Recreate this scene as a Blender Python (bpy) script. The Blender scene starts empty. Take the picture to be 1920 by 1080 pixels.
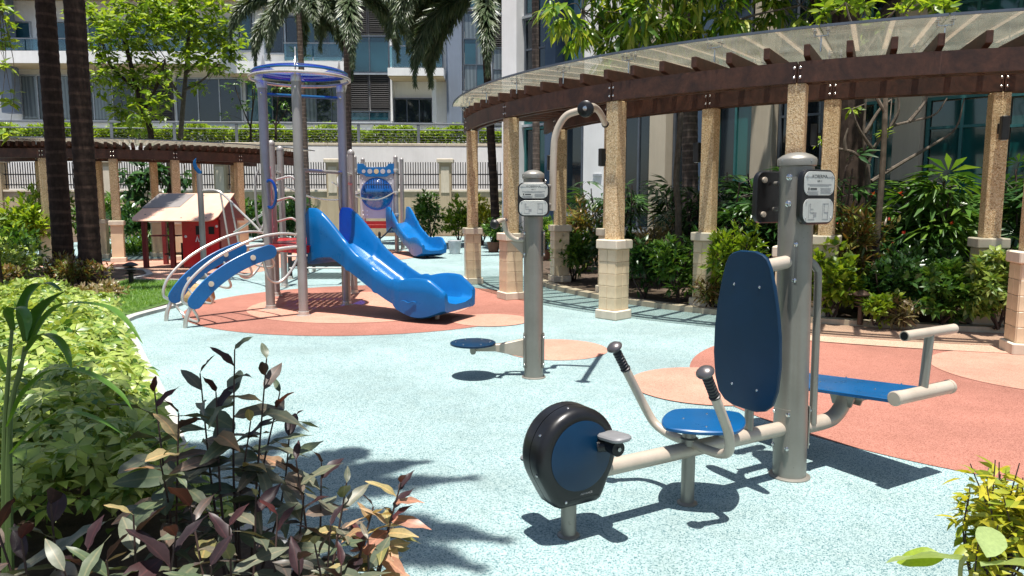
import bpy, math, random
import numpy as np
from mathutils import Vector, Matrix

random.seed(7)
rng = np.random.default_rng(11)
S = bpy.context.scene
COL = S.collection
R = math.radians

# ---------------------------------------------------------------- camera, sky, sun, exposure
PITCH = math.atan(165 / 1387)
CAM_Z = 1.54
cam = bpy.data.cameras.new("camera")
cam.sensor_width = 36
cam.lens = 1387 / 1920 * 36
cam.clip_end = 2000
cam.clip_start = 0.05
camo = bpy.data.objects.new("camera", cam)
COL.objects.link(camo)
camo.location = (0, 0, CAM_Z)
camo.rotation_euler = (R(90) - PITCH, 0, 0)
S.camera = camo

SUN_EL, SUN_AZ = R(79.5), R(186)          # near the zenith, a little from behind the camera
world = bpy.data.worlds.new("World")
S.world = world
world.use_nodes = True
nt = world.node_tree
sky = nt.nodes.new("ShaderNodeTexSky")
sky.sky_type = 'NISHITA'
sky.sun_disc = False
sky.sun_elevation = SUN_EL
sky.sun_rotation = SUN_AZ
sky.air_density = 1.0
sky.dust_density = 1.5
bg = nt.nodes["Background"]
bg.inputs["Strength"].default_value = 0.068
nt.links.new(sky.outputs[0], bg.inputs[0])
sun = bpy.data.lights.new("sun", 'SUN')
sun.energy = 4.6
sun.angle = R(0.53)
sun.color = (1.0, 0.955, 0.89)
suno = bpy.data.objects.new("sun", sun)
COL.objects.link(suno)
sd = Vector((math.sin(SUN_AZ) * math.cos(SUN_EL), math.cos(SUN_AZ) * math.cos(SUN_EL), math.sin(SUN_EL)))
suno.rotation_euler = sd.to_track_quat('Z', 'Y').to_euler()
suno.location = (0, 0, 60)

S.view_settings.view_transform = 'Standard'
S.view_settings.look = 'None'
S.view_settings.gamma = 1
S.view_settings.use_curve_mapping = False
S.view_settings.exposure = 1.05
S.cycles.max_bounces = 8
S.cycles.diffuse_bounces = 4
S.cycles.transparent_max_bounces = 24
S.cycles.use_denoising = True
S.cycles.sample_clamp_indirect = 6


# ---------------------------------------------------------------- helpers
def at(u, v, Y):
    """a point at depth Y along the sight line of a spot measured in the 1920 x 1080 photograph"""
    x, y = (u - 960) / 1387, -(v - 540) / 1387
    c, s = math.cos(PITCH), math.sin(PITCH)
    d = (x, c + y * s, -s + y * c)
    t = Y / d[1]
    return Vector((d[0] * t, Y, CAM_Z + d[2] * t))


def origin_of(o):
    p = Vector((0, 0, 0))
    while o is not None:
        p = p + Vector(o.location)
        o = o.parent
    return p


def tag(o, label=None, cat=None, group=None, kind=None):
    if label: o["label"] = label
    if cat: o["category"] = cat
    if group: o["group"] = group
    if kind: o["kind"] = kind
    return o


def thing(name, label, cat, loc=(0, 0, 0), group=None):
    o = bpy.data.objects.new(name, None)
    o.empty_display_size = 0.1
    COL.objects.link(o)
    o.location = loc
    return tag(o, label, cat, group)


def nrm(v):
    v = np.asarray(v, float)
    return v / (np.linalg.norm(v) + 1e-12)


def rotz(a):
    c, s = math.cos(a), math.sin(a)
    return np.array([[c, -s, 0], [s, c, 0], [0, 0, 1]])


def cr(pts, n=8):
    """Catmull-Rom curve through pts"""
    P = [np.asarray(p, float) for p in pts]
    P = [2 * P[0] - P[1]] + P + [2 * P[-1] - P[-2]]
    out = []
    for i in range(1, len(P) - 2):
        for k in range(n):
            t = k / n
            a, b, c, d = P[i - 1], P[i], P[i + 1], P[i + 2]
            out.append(.5 * ((2 * b) + (-a + c) * t + (2 * a - 5 * b + 4 * c - d) * t * t + (-a + 3 * b - 3 * c + d) * t ** 3))
    out.append(P[-2])
    return out


class MB:
    def __init__(self):
        self.v, self.f, self.m = [], [], []

    def add(self, vs, fs, mi=0):
        k = len(self.v)
        self.v.extend([tuple(map(float, p)) for p in vs])
        self.f.extend([tuple(i + k for i in f) for f in fs])
        self.m.extend([mi] * len(fs))
        return self

    def box(self, c, s, rz=0.0, mi=0, M=None):
        M = rotz(rz) if M is None else M
        hx, hy, hz = s[0] / 2, s[1] / 2, s[2] / 2
        vs = [np.asarray(c, float) + M @ np.array([x * hx, y * hy, z * hz]) for z in (-1, 1) for x, y in ((-1, -1), (1, -1), (1, 1), (-1, 1))]
        return self.add(vs, [(3, 2, 1, 0), (4, 5, 6, 7), (0, 1, 5, 4), (1, 2, 6, 5), (2, 3, 7, 6), (3, 0, 4, 7)], mi)

    def prism(self, outline, o, ex, ey, h, bev=0.0, mi=0):
        """outline in the plane (ex, ey) at o, extruded by h along ex x ey, with chamfered rims"""
        P = np.asarray(outline, float)
        if .5 * np.sum(P[:, 0] * np.roll(P[:, 1], -1) - np.roll(P[:, 0], -1) * P[:, 1]) < 0:
            P = P[::-1]
        o, ex, ey = np.asarray(o, float), nrm(ex), nrm(ey)
        ez = np.cross(ex, ey)
        n = len(P)
        e = np.roll(P, -1, 0) - P
        nn = np.stack([e[:, 1], -e[:, 0]], 1)
        nn /= np.linalg.norm(nn, axis=1)[:, None] + 1e-9
        vn = nn + np.roll(nn, 1, 0)
        vn /= np.maximum(np.linalg.norm(vn, axis=1)[:, None], .5)
        rings = [(bev, 0), (0, bev), (0, h - bev), (bev, h)] if bev > 0 else [(0, 0), (0, h)]
        vs = []
        for ins, z in rings:
            Q = P - vn * ins
            vs += [o + ex * q[0] + ey * q[1] + ez * z for q in Q]
        fs = [tuple(range(n - 1, -1, -1))]
        for r in range(len(rings) - 1):
            for i in range(n):
                j = (i + 1) % n
                fs.append((r * n + i, r * n + j, (r + 1) * n + j, (r + 1) * n + i))
        k = (len(rings) - 1) * n
        fs.append(tuple(range(k, k + n)))
        return self.add(vs, fs, mi)

    def cbox(self, c, s, b=0.005, rz=0.0, mi=0):
        M = rotz(rz)
        o = np.asarray(c, float) - M @ np.array([0, 0, s[2] / 2])
        x, y = s[0] / 2, s[1] / 2
        return self.prism([(-x + b, -y), (x - b, -y), (x, -y + b), (x, y - b), (x - b, y), (-x + b, y), (-x, y - b), (-x, -y + b)], o, M[:, 0], M[:, 1], s[2], b, mi)

    def tube(self, pts, r, n=10, mi=0, cap=True):
        P = [np.asarray(p, float) for p in pts]
        rs = list(r) if hasattr(r, '__len__') else [r] * len(P)
        T = [nrm(P[min(i + 1, len(P) - 1)] - P[max(i - 1, 0)]) for i in range(len(P))]
        a = np.array([0, 0, 1.]) if abs(T[0][2]) < .9 else np.array([1., 0, 0])
        N = nrm(np.cross(T[0], a))
        vs = []
        for i, p in enumerate(P):
            N = nrm(N - T[i] * np.dot(N, T[i]))
            B = np.cross(T[i], N)
            for k in range(n):
                t = 2 * math.pi * k / n
                vs.append(p + rs[i] * (N * math.cos(t) + B * math.sin(t)))
        fs = []
        for i in range(len(P) - 1):
            for k in range(n):
                j = (k + 1) % n
                fs.append((i * n + k, i * n + j, (i + 1) * n + j, (i + 1) * n + k))
        if cap:
            fs.append(tuple(range(n - 1, -1, -1)))
            fs.append(tuple(range((len(P) - 1) * n, len(P) * n)))
        return self.add(vs, fs, mi)

    def lathe(self, prof, o, axis=(0, 0, 1), n=24, mi=0):
        """prof: (radius, height) pairs turned about axis through o; zero radii close the ends"""
        o = np.asarray(o, float)
        return self.tube_prof([(o + nrm(axis) * z, max(r, 1e-4)) for r, z in prof], nrm(axis), n, mi)

    def tube_prof(self, pr, ax, n, mi):
        a = np.array([0, 0, 1.]) if abs(ax[2]) < .9 else np.array([1., 0, 0])
        N = nrm(np.cross(ax, a)); B = np.cross(ax, N)
        vs = [p + r * (N * math.cos(2 * math.pi * k / n) + B * math.sin(2 * math.pi * k / n)) for p, r in pr for k in range(n)]
        fs = []
        for i in range(len(pr) - 1):
            for k in range(n):
                j = (k + 1) % n
                fs.append((i * n + k, i * n + j, (i + 1) * n + j, (i + 1) * n + k))
        fs.append(tuple(range(n - 1, -1, -1)))
        fs.append(tuple(range((len(pr) - 1) * n, len(pr) * n)))
        return self.add(vs, fs, mi)

    def arcbox(self, C, r0, r1, a0, a1, z0, z1, seg=6, mi=0):
        vs, fs = [], []
        for i in range(seg + 1):
            a = a0 + (a1 - a0) * i / seg
            for r, z in ((r0, z0), (r1, z0), (r1, z1), (r0, z1)):
                vs.append((C[0] + r * math.cos(a), C[1] + r * math.sin(a), z))
        for i in range(seg):
            for k in range(4):
                j = (k + 1) % 4
                fs.append((i * 4 + k, i * 4 + j, i * 4 + 4 + j, i * 4 + 4 + k))
        fs.append((3, 2, 1, 0)); fs.append(tuple(seg * 4 + k for k in range(4)))
        return self.add(vs, fs, mi)

    def mesh(self, name, mats, off=(0, 0, 0), smooth=35):
        me = bpy.data.meshes.new(name)
        off = np.asarray(off, float)
        v = np.asarray(self.v, float) - off
        me.from_pydata(v.tolist(), [], self.f)
        for m in (mats if isinstance(mats, (list, tuple)) else [mats]):
            me.materials.append(m)
        if len(set(self.m)) > 1:
            me.polygons.foreach_set("material_index", np.asarray(self.m, np.int32))
        if smooth:
            me.polygons.foreach_set("use_smooth", np.ones(len(me.polygons), bool))
            me.update()
            me.set_sharp_from_angle(angle=R(smooth))
        me.update()
        return me

    def build(self, name, mats, parent=None, smooth=35, label=None, loc=None):
        """one linked mesh object; its vertices were given in world coordinates"""
        off = origin_of(parent) if parent is not None else Vector(loc or (0, 0, 0))
        o = bpy.data.objects.new(name, self.mesh(name, mats, off, smooth))
        COL.objects.link(o)
        if parent is not None: o.parent = parent
        else: o.location = off
        if label: o["label"] = label
        if name in ("screw", "stud", "printing", "hole_plug", "twigs", "flower"): o["kind"] = "stuff"
        return o


def inst(me, name, parent, loc=(0, 0, 0), rot=(0, 0, 0), scale=(1, 1, 1)):
    o = bpy.data.objects.new(name, me)
    COL.objects.link(o)
    o.parent = parent
    o.location, o.rotation_euler, o.scale = loc, rot, scale
    return o


def children(o):
    return [c for c in bpy.data.objects if c.parent == o]


KIDS = {}
def copy_tree(o, parent=None, kids=None):
    c = o.copy()
    COL.objects.link(c)
    c.parent = parent
    for ch in kids.get(o.name, []):
        copy_tree(ch, c, kids)
    return c


def kid_map():
    m = {}
    for o in bpy.data.objects:
        if o.parent is not None:
            m.setdefault(o.parent.name, []).append(o)
    return m


# ---------------------------------------------------------------- leaves: many small blades as one mesh
def leaf_tpl(w=.3, seg=3, droop=.25, fold=.12, peak=.45, tip=1.0):
    """one blade along +x, unit length: (verts, faces)"""
    vs, fs = [], []
    for i in range(seg + 1):
        s = i / seg
        if peak <= .5: e = (s ** (.8)) * ((1 - s) ** (.8 * (1 - peak) / peak)) / ((peak ** .8) * ((1 - peak) ** (.8 * (1 - peak) / peak)))
        else: e = (s ** (.8 * peak / (1 - peak))) * ((1 - s) ** .8) / ((peak ** (.8 * peak / (1 - peak))) * ((1 - peak) ** .8))
        hw = max(.5 * w * e, .006)
        z = -droop * s * s
        vs += [(s, -hw, z + fold * hw * 2), (s, 0, z), (s, hw, z + fold * hw * 2)]
    for i in range(seg):
        a = i * 3
        fs += [(a, a + 3, a + 4, a + 1), (a + 1, a + 4, a + 5, a + 2)]
    return np.array(vs), fs


def frames(D, U):
    D = D / np.linalg.norm(D, axis=1)[:, None]
    Y = np.cross(U, D)
    ln = np.linalg.norm(Y, axis=1)[:, None]
    Y = np.where(ln < 1e-4, np.array([[0, 1., 0]]), Y / np.maximum(ln, 1e-6))
    Z = np.cross(D, Y)
    return D, Y, Z


class LB:
    """collects transformed blade templates"""
    def __init__(self): self.V, self.F, self.MI, self.n = [], [], [], 0

    def scatter(self, tpl, P, D, size, U=None, roll=None, wid=None, mi=0):
        tv, tf = tpl
        P, D = np.asarray(P, float).reshape(-1, 3), np.asarray(D, float).reshape(-1, 3)
        N = len(P)
        if N == 0: return self
        size = np.broadcast_to(np.asarray(size, float), (N,))
        wid = size if wid is None else np.broadcast_to(np.asarray(wid, float), (N,))
        U = np.tile([[0, 0, 1.]], (N, 1)) if U is None else np.asarray(U, float)
        X, Y, Z = frames(D, U)
        if roll is not None:
            c, s = np.cos(roll)[:, None], np.sin(roll)[:, None]
            Y, Z = Y * c + Z * s, Z * c - Y * s
        W = P[:, None] + tv[None, :, 0, None] * (X * size[:, None])[:, None] + tv[None, :, 1, None] * (Y * wid[:, None])[:, None] + tv[None, :, 2, None] * (Z * size[:, None])[:, None]
        k = len(tv)
        F = np.asarray(tf, np.int64)
        G = F[None] + (np.arange(N) * k)[:, None, None] + self.n
        self.V.append(W.reshape(-1, 3)); self.F.append(G.reshape(-1, F.shape[1])); self.MI.append(np.full(N * len(F), mi, np.int32))
        self.n += N * k
        return self

    def mesh(self, name, mats, off=(0, 0, 0), smooth=True):
        V = np.concatenate(self.V) - np.asarray(off, float)
        nv = len(V)
        loops = np.concatenate([f.reshape(-1) for f in self.F]).astype(np.int32)
        tot = np.concatenate([np.full(len(f), f.shape[1], np.int32) for f in self.F])
        start = np.concatenate([[0], np.cumsum(tot)[:-1]]).astype(np.int32)
        me = bpy.data.meshes.new(name)
        me.vertices.add(nv); me.vertices.foreach_set("co", V.astype(np.float32).reshape(-1))
        me.loops.add(len(loops)); me.loops.foreach_set("vertex_index", loops)
        me.polygons.add(len(tot)); me.polygons.foreach_set("loop_start", start); me.polygons.foreach_set("loop_total", tot)
        for m in (mats if isinstance(mats, (list, tuple)) else [mats]): me.materials.append(m)
        me.polygons.foreach_set("material_index", np.concatenate(self.MI))
        me.polygons.foreach_set("use_smooth", np.ones(len(tot), bool))
        me.update(calc_edges=True)
        return me

    def build(self, name, mats, parent=None, label=None, loc=None):
        off = origin_of(parent) if parent is not None else Vector(loc or (0, 0, 0))
        o = bpy.data.objects.new(name, self.mesh(name, mats, off))
        COL.objects.link(o)
        if parent is not None: o.parent = parent
        else: o.location = off
        if label: o["label"] = label
        if name == "flower": o["kind"] = "stuff"
        return o


def rdir(n, zlo=-1, zhi=1):
    z = rng.uniform(zlo, zhi, n); a = rng.uniform(0, 2 * math.pi, n); r = np.sqrt(np.maximum(0, 1 - z * z))
    return np.stack([r * np.cos(a), r * np.sin(a), z], 1)


def jit(D, s):
    return D + rng.normal(0, s, D.shape)


# ---------------------------------------------------------------- materials
class NT:
    def __init__(self, name):
        self.m = bpy.data.materials.new(name); self.m.use_nodes = True
        self.t = self.m.node_tree; self.b = self.t.nodes["Principled BSDF"]; self.out = self.t.nodes["Material Output"]
        self.tc = self.t.nodes.new("ShaderNodeTexCoord")

    def n(self, typ, **kw):
        x = self.t.nodes.new("ShaderNode" + typ)
        for k, v in kw.items():
            if k.startswith("i_"):
                key = k[2:]; x.inputs[int(key) if key.isdigit() else key.replace("_", " ")].default_value = v
            else: setattr(x, k, v)
        return x

    def l(self, a, b): self.t.links.new(a, b)

    def noise(self, sc, det=3, rough=.55, vec=None, dist=0):
        x = self.n("TexNoise"); x.inputs["Scale"].default_value = sc; x.inputs["Detail"].default_value = det
        x.inputs["Roughness"].default_value = rough; x.inputs["Distortion"].default_value = dist
        self.l(vec or self.tc.outputs["Object"], x.inputs["Vector"]); return x

    def ramp(self, fac, stops, interp='LINEAR'):
        r = self.n("ValToRGB"); r.color_ramp.interpolation = interp
        e = r.color_ramp.elements
        while len(e) < len(stops): e.new(.5)
        for el, (p, c) in zip(e, stops): el.position = p; el.color = (*c, 1) if len(c) == 3 else c
        self.l(fac, r.inputs[0]); return r.outputs[0]

    def mix(self, fac, a, b, mode='MIX'):
        x = self.n("Mix", data_type='RGBA', blend_type=mode)
        for sock, val in ((x.inputs[0], fac), (x.inputs[6], a), (x.inputs[7], b)):
            if hasattr(val, "is_output"): self.l(val, sock)
            elif isinstance(val, (int, float)): sock.default_value = val
            else: sock.default_value = (*val, 1)
        return x.outputs[2]

    def bump(self, h, strength=.3, dist=.01):
        x = self.n("Bump"); x.inputs["Strength"].default_value = strength; x.inputs["Distance"].default_value = dist
        self.l(h, x.inputs["Height"]); self.l(x.outputs[0], self.b.inputs["Normal"])

    def set(self, **kw):
        for k, v in kw.items():
            s = self.b.inputs[k.replace("_", " ")]
            if hasattr(v, "is_output"): self.l(v, s)
            elif isinstance(v, tuple) and len(v) == 3: s.default_value = (*v, 1)
            else: s.default_value = v
        return self


def sc(c, k): return tuple(min(1, x * k) for x in c)


def plain(name, c, rough=.5, metal=0, var=.12, vs=6, bump=0, bs=80, spec=.5, coat=0, rvar=.1):
    t = NT(name)
    nz = t.noise(vs, 5, .6)
    col = t.ramp(nz.outputs[0], [(.3, sc(c, 1 - var)), (.7, sc(c, 1 + var))])
    g1 = t.noise(vs * .45, 6, .7); col = t.mix(.55, col, t.ramp(g1.outputs[0], [(.34, (.72, .70, .66)), (.6, (1.04, 1.04, 1.04))]), 'MULTIPLY')
    g2 = t.noise(vs * 16, 2, .5); col = t.mix(.35, col, t.ramp(g2.outputs[0], [(.70, (1, 1, 1)), (.74, (.55, .52, .48))]), 'MULTIPLY')
    t.set(Base_Color=col, Metallic=metal)
    rr = t.n("MapRange"); rr.inputs[3].default_value = max(.02, rough - rvar); rr.inputs[4].default_value = min(1, rough + rvar)
    n2 = t.noise(vs * 3.7, 4, .65); t.l(n2.outputs[0], rr.inputs[0]); t.set(Roughness=rr.outputs[0])
    t.b.inputs["Specular IOR Level"].default_value = spec
    if coat: t.b.inputs["Coat Weight"].default_value = coat; t.b.inputs["Coat Roughness"].default_value = .08
    if bump: t.bump(t.noise(bs, 4).outputs[0], bump, .004)
    return t.m


def rubber(name, cols, stain=(.76, 1.06)):
    """bonded rubber granules: small cells of three colours, broad faint wear"""
    t = NT(name)
    vo = t.n("TexVoronoi"); vo.inputs["Scale"].default_value = 200; t.l(t.tc.outputs["Object"], vo.inputs["Vector"])
    sep = t.n("SeparateColor"); t.l(vo.outputs["Color"], sep.inputs[0])
    c = t.ramp(sep.outputs[0], [(0, cols[0]), (.16, cols[0]), (.30, cols[1]), (.7, cols[1]), (.82, cols[2])])
    n1 = t.noise(.55, 6, .62); n2 = t.noise(5, 5, .6)
    w = t.ramp(n1.outputs[0], [(.32, (stain[0],) * 3), (.62, (stain[1],) * 3)])
    w2 = t.ramp(n2.outputs[0], [(.3, (.93, .92, .9)), (.65, (1.03, 1.03, 1.03))])
    c = t.mix(1.0, c, w, 'MULTIPLY'); c = t.mix(1.0, c, w2, 'MULTIPLY')
    sp = t.noise(38, 2, .5); dk = t.ramp(sp.outputs[0], [(.70, (1, 1, 1)), (.78, (.72, .72, .70))])
    c = t.mix(.7, c, dk, 'MULTIPLY')
    t.set(Base_Color=c, Roughness=.85); t.b.inputs["Specular IOR Level"].default_value = .25
    t.bump(vo.outputs["Distance"], .55, .006)
    return t.m


def leafm(name, cols, trans=.35, rough=.42, by='island', spec=.5, vein=0):
    """leaf blades: the colour differs from blade to blade; light passes through"""
    t = NT(name)
    if by == 'island':
        g = t.n("NewGeometry"); rnd = g.outputs["Random Per Island"]
    else:
        g = t.n("ObjectInfo"); rnd = g.outputs["Random"]
    k = len(cols)
    c = t.ramp(rnd, [(i / max(1, k - 1), x) for i, x in enumerate(cols)])
    nz = t.noise(14, 4, .6)
    c = t.mix(.6, c, t.ramp(nz.outputs[0], [(.3, (.72, .74, .7)), (.7, (1.2, 1.18, 1.12))]), 'MULTIPLY')
    if vein:          # midrib and slanting side veins of a blade that lies along its own x axis
        sx = t.n("SeparateXYZ"); t.l(t.tc.outputs["Object"], sx.inputs[0])
        ab = t.n("Math", operation='ABSOLUTE'); t.l(sx.outputs[1], ab.inputs[0])
        mu = t.n("Math", operation='MULTIPLY_ADD'); t.l(ab.outputs[0], mu.inputs[0]); mu.inputs[1].default_value = -1.1; t.l(sx.outputs[0], mu.inputs[2])
        m3 = t.n("Math", operation='MULTIPLY'); t.l(mu.outputs[0], m3.inputs[0]); m3.inputs[1].default_value = vein
        fr_ = t.n("Math", operation='PINGPONG'); t.l(m3.outputs[0], fr_.inputs[0]); fr_.inputs[1].default_value = .5
        sv = t.ramp(fr_.outputs[0], [(0, (1.12, 1.08, 1.06)), (.07, (1, 1, 1))])
        mr_ = t.ramp(ab.outputs[0], [(0, (1.9, 1.5, 1.4)), (.012, (1.6, 1.35, 1.3)), (.02, (1, 1, 1))])
        c = t.mix(.55, c, sv, 'MULTIPLY'); c = t.mix(.8, c, mr_, 'MULTIPLY')
    t.set(Base_Color=c, Roughness=rough); t.b.inputs["Specular IOR Level"].default_value = spec
    tr = t.n("BsdfTranslucent"); mx = t.n("MixShader"); mx.inputs[0].default_value = trans
    t.l(t.mix(1.0, c, (1.35, 1.3, .55), 'MULTIPLY'), tr.inputs[0])
    t.l(t.b.outputs[0], mx.inputs[1]); t.l(tr.outputs[0], mx.inputs[2]); t.l(mx.outputs[0], t.out.inputs[0])
    return t.m


def barkm(name, c1, c2, ring=0, bump=.6, vs=9):
    t = NT(name)
    nz = t.noise(vs, 6, .65); c = t.ramp(nz.outputs[0], [(.3, c1), (.7, c2)])
    mp = t.n("Mapping"); mp.inputs["Scale"].default_value = (30, 30, 5); t.l(t.tc.outputs["Object"], mp.inputs[0])
    n2 = t.noise(1, 5, .6, mp.outputs[0])
    if ring:
        wv = t.n("TexWave", bands_direction='Z'); wv.inputs["Scale"].default_value = ring; wv.inputs["Distortion"].default_value = 1.2; wv.inputs["Detail"].default_value = 2; wv.inputs["Detail Scale"].default_value = 1.5
        t.l(t.tc.outputs["Object"], wv.inputs["Vector"])
        c = t.mix(.75, c, t.ramp(wv.outputs["Fac"], [(.80, (1, 1, 1)), (.97, (2.1, 2.05, 2.0))]), 'MULTIPLY')
    c = t.mix(.8, c, t.ramp(n2.outputs[0], [(.3, (.62, .62, .62)), (.7, (1.2, 1.2, 1.2))]), 'MULTIPLY')
    t.set(Base_Color=c, Roughness=.9); t.b.inputs["Specular IOR Level"].default_value = .2
    t.bump(n2.outputs[0], bump, .01)
    return t.m


def sheetglass(name, tint, refl=.9, dust=.0, dustc=(.6, .6, .55), rough=.03):
    """thin clear sheet: straight-through transmission, Fresnel mirror, some dust"""
    t = NT(name)
    tr = t.n("BsdfTransparent"); tr.inputs[0].default_value = (*tint, 1)
    gl = t.n("BsdfGlossy"); gl.inputs["Roughness"].default_value = rough; gl.inputs[0].default_value = (refl, refl, refl, 1)
    lw = t.n("LayerWeight"); lw.inputs[0].default_value = .5          # facing term, the same on both sides of the sheet
    pw = t.n("Math", operation='POWER'); t.l(lw.outputs["Facing"], pw.inputs[0]); pw.inputs[1].default_value = 5
    fr = t.n("MapRange"); fr.inputs[3].default_value = .10; t.l(pw.outputs[0], fr.inputs[0])
    m1 = t.n("MixShader"); t.l(fr.outputs[0], m1.inputs[0]); t.l(tr.outputs[0], m1.inputs[1]); t.l(gl.outputs[0], m1.inputs[2])
    last = m1.outputs[0]
    if dust:
        df = t.n("BsdfDiffuse"); df.inputs[0].default_value = (*dustc, 1)
        ds = t.n("BsdfTranslucent"); ds.inputs[0].default_value = (*dustc, 1)
        ad = t.n("MixShader"); ad.inputs[0].default_value = .5; t.l(df.outputs[0], ad.inputs[1]); t.l(ds.outputs[0], ad.inputs[2])
        nz = t.noise(2.5, 5, .65); mr = t.n("MapRange"); mr.inputs[1].default_value = .3; mr.inputs[2].default_value = .75; mr.inputs[3].default_value = dust * .5; mr.inputs[4].default_value = dust * 1.5
        t.l(nz.outputs[0], mr.inputs[0])
        m2 = t.n("MixShader"); t.l(mr.outputs[0], m2.inputs[0]); t.l(last, m2.inputs[1]); t.l(ad.outputs[0], m2.inputs[2]); last = m2.outputs[0]
    t.l(last, t.out.inputs[0])
    return t.m


def stucco(name, c, streak=.25, vs=1.2):
    t = NT(name)
    n1 = t.noise(vs, 6, .65)
    mp = t.n("Mapping"); mp.inputs["Scale"].default_value = (4, 4, .35); t.l(t.tc.outputs["Object"], mp.inputs[0])
    n2 = t.noise(1, 6, .7, mp.outputs[0])
    k = t.ramp(n1.outputs[0], [(.3, sc(c, .88)), (.65, sc(c, 1.04))])
    k = t.mix(streak, k, t.ramp(n2.outputs[0], [(.42, (.5, .48, .43)), (.62, (1, 1, 1))]), 'MULTIPLY')
    t.set(Base_Color=k, Roughness=.85); t.b.inputs["Specular IOR Level"].default_value = .25
    t.bump(t.noise(90, 3).outputs[0], .15, .004)
    return t.m


def granite(name):
    """pebble-dash render of golden and brown chips"""
    t = NT(name)
    vo = t.n("TexVoronoi"); vo.inputs["Scale"].default_value = 95; t.l(t.tc.outputs["Object"], vo.inputs["Vector"])
    sep = t.n("SeparateColor"); t.l(vo.outputs["Color"], sep.inputs[0])
    c = t.ramp(sep.outputs[0], [(0, (.24, .15, .08)), (.12, (.46, .31, .16)), (.5, (.62, .45, .25)), (.85, (.74, .60, .39))])
    n1 = t.noise(3, 4, .6); c = t.mix(.6, c, t.ramp(n1.outputs[0], [(.3, (.75, .7, .65)), (.7, (1.15, 1.1, 1.05))]), 'MULTIPLY')
    t.set(Base_Color=c, Roughness=.75); t.bump(vo.outputs["Distance"], .6, .008)
    return t.m


def wood(name, c1, c2):
    t = NT(name)
    n1 = t.noise(2.2, 6, .7, dist=1.5); n2 = t.noise(26, 5, .65)
    c = t.ramp(n1.outputs[0], [(.3, c1), (.72, c2)])
    c = t.mix(.6, c, t.ramp(n2.outputs[0], [(.35, (.6, .58, .55)), (.65, (1.25, 1.2, 1.2))]), 'MULTIPLY')
    t.set(Base_Color=c, Roughness=.55); t.bump(n2.outputs[0], .3, .004)
    return t.m


def window_glass(name, c, rough=.06, curtain=None):
    t = NT(name)
    nz = t.noise(.4, 3, .5)
    k = t.ramp(nz.outputs[0], [(.3, sc(c, .6)), (.7, sc(c, 1.5))])
    if curtain:
        wv = t.n("TexWave", bands_direction='DIAGONAL'); wv.inputs["Scale"].default_value = 3.2; wv.inputs["Distortion"].default_value = 3; wv.inputs["Detail"].default_value = 1
        mp = t.n("Mapping"); mp.inputs["Scale"].default_value = (1, 1, .02); t.l(t.tc.outputs["Object"], mp.inputs[0]); t.l(mp.outputs[0], wv.inputs[0])
        k = t.mix(.75, k, t.ramp(wv.outputs["Fac"], [(.2, sc(curtain, .55)), (.8, curtain)]))
    t.set(Base_Color=k, Roughness=rough); t.b.inputs["IOR"].default_value = 1.6
    t.b.inputs["Coat Weight"].default_value = .6; t.b.inputs["Coat Roughness"].default_value = .02
    return t.m


M = {}
M["rub_blue"] = rubber("rubber_blue", [(.062, .148, .167), (.278, .378, .378), (.355, .45, .443)])
M["rub_terra"] = rubber("rubber_terracotta", [(.21, .08, .058), (.335, .145, .108), (.38, .175, .132)])
M["rub_peach"] = rubber("rubber_peach", [(.40, .18, .12), (.52, .272, .20), (.57, .31, .235)])
M["rub_tan"] = rubber("rubber_tan", [(.34, .19, .13), (.52, .33, .24), (.58, .40, .30)])
M["soil"] = plain("soil", (.075, .05, .033), .95, var=.5, vs=9, bump=1, bs=40)
M["kerb"] = stucco("kerb_concrete", (.55, .46, .34), .3, 4)
M["post"] = plain("post_paint", (.26, .245, .215), .40, .5, .08, 3, .05, 300)
M["tube"] = plain("tube_paint", (.47, .40, .325), .36, .2, .08, 4, .05, 300)
M["steel"] = plain("stainless_steel", (.62, .61, .60), .22, 1, .06)
M["post_play"] = plain("playground_post_paint", (.33, .31, .30), .4, .35, .08, 3)
M["tube_play"] = plain("playground_tube_steel", (.60, .57, .53), .3, .6, .06, 3)
M["hpl_blue"] = plain("blue_board", (.003, .075, .21), .30, 0, .1, 3, spec=.4, coat=.1)
M["hpl_blue_dark"] = plain("blue_board_darkened", (.001, .022, .058), .36, 0, .1, 3, spec=.35)  # blue board darkened: shade of the upright backrest put into the colour
M["edge_black"] = plain("board_edge", (.012, .014, .018), .4)
M["slide"] = plain("moulded_blue_plastic", (.002, .112, .335), .30, 0, .10, 2.5, spec=.4, coat=.08)
M["black"] = plain("black_plastic", (.009, .009, .010), .33, 0, .2, 5, spec=.4)
M["grip"] = plain("black_rubber_grip", (.012, .011, .012), .45)
M["gun"] = plain("gunmetal_cap", (.16, .145, .145), .33, .7)
M["pedal"] = plain("grey_pedal", (.16, .16, .165), .5)
M["plate"] = plain("sign_face", (.52, .52, .49), .35, .2, .05)
M["ink"] = plain("printed_ink", (.03, .03, .03), .6)
M["ink2"] = plain("printed_grey_ink", (.27, .27, .27), .6)
M["granite"] = granite("pebble_render")
M["tile"] = plain("cream_tile", (.66, .53, .35), .35, 0, .14, 2.2)
M["grout"] = plain("grout", (.58, .46, .305), .9)
M["capstone"] = stucco("cast_stone", (.66, .58, .46), .3, 3)
M["wood"] = wood("dark_timber", (.028, .010, .006), (.095, .035, .018))
M["wood_worn"] = wood("weathered_timber", (.020, .007, .004), (.105, .040, .021))
M["wood_top"] = wood("brightened_timber_top", (.30, .20, .15), (.50, .36, .27))  # rafter tops: brightness put into the colour so the glass reflects bright stripes
M["glass_roof"] = sheetglass("roof_glass", (.93, .95, .92), .97, .15, (.62, .62, .52))
M["glass_dusty"] = sheetglass("dusty_roof_glass", (.8, .82, .78), .9, .42, (.60, .57, .50))
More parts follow.
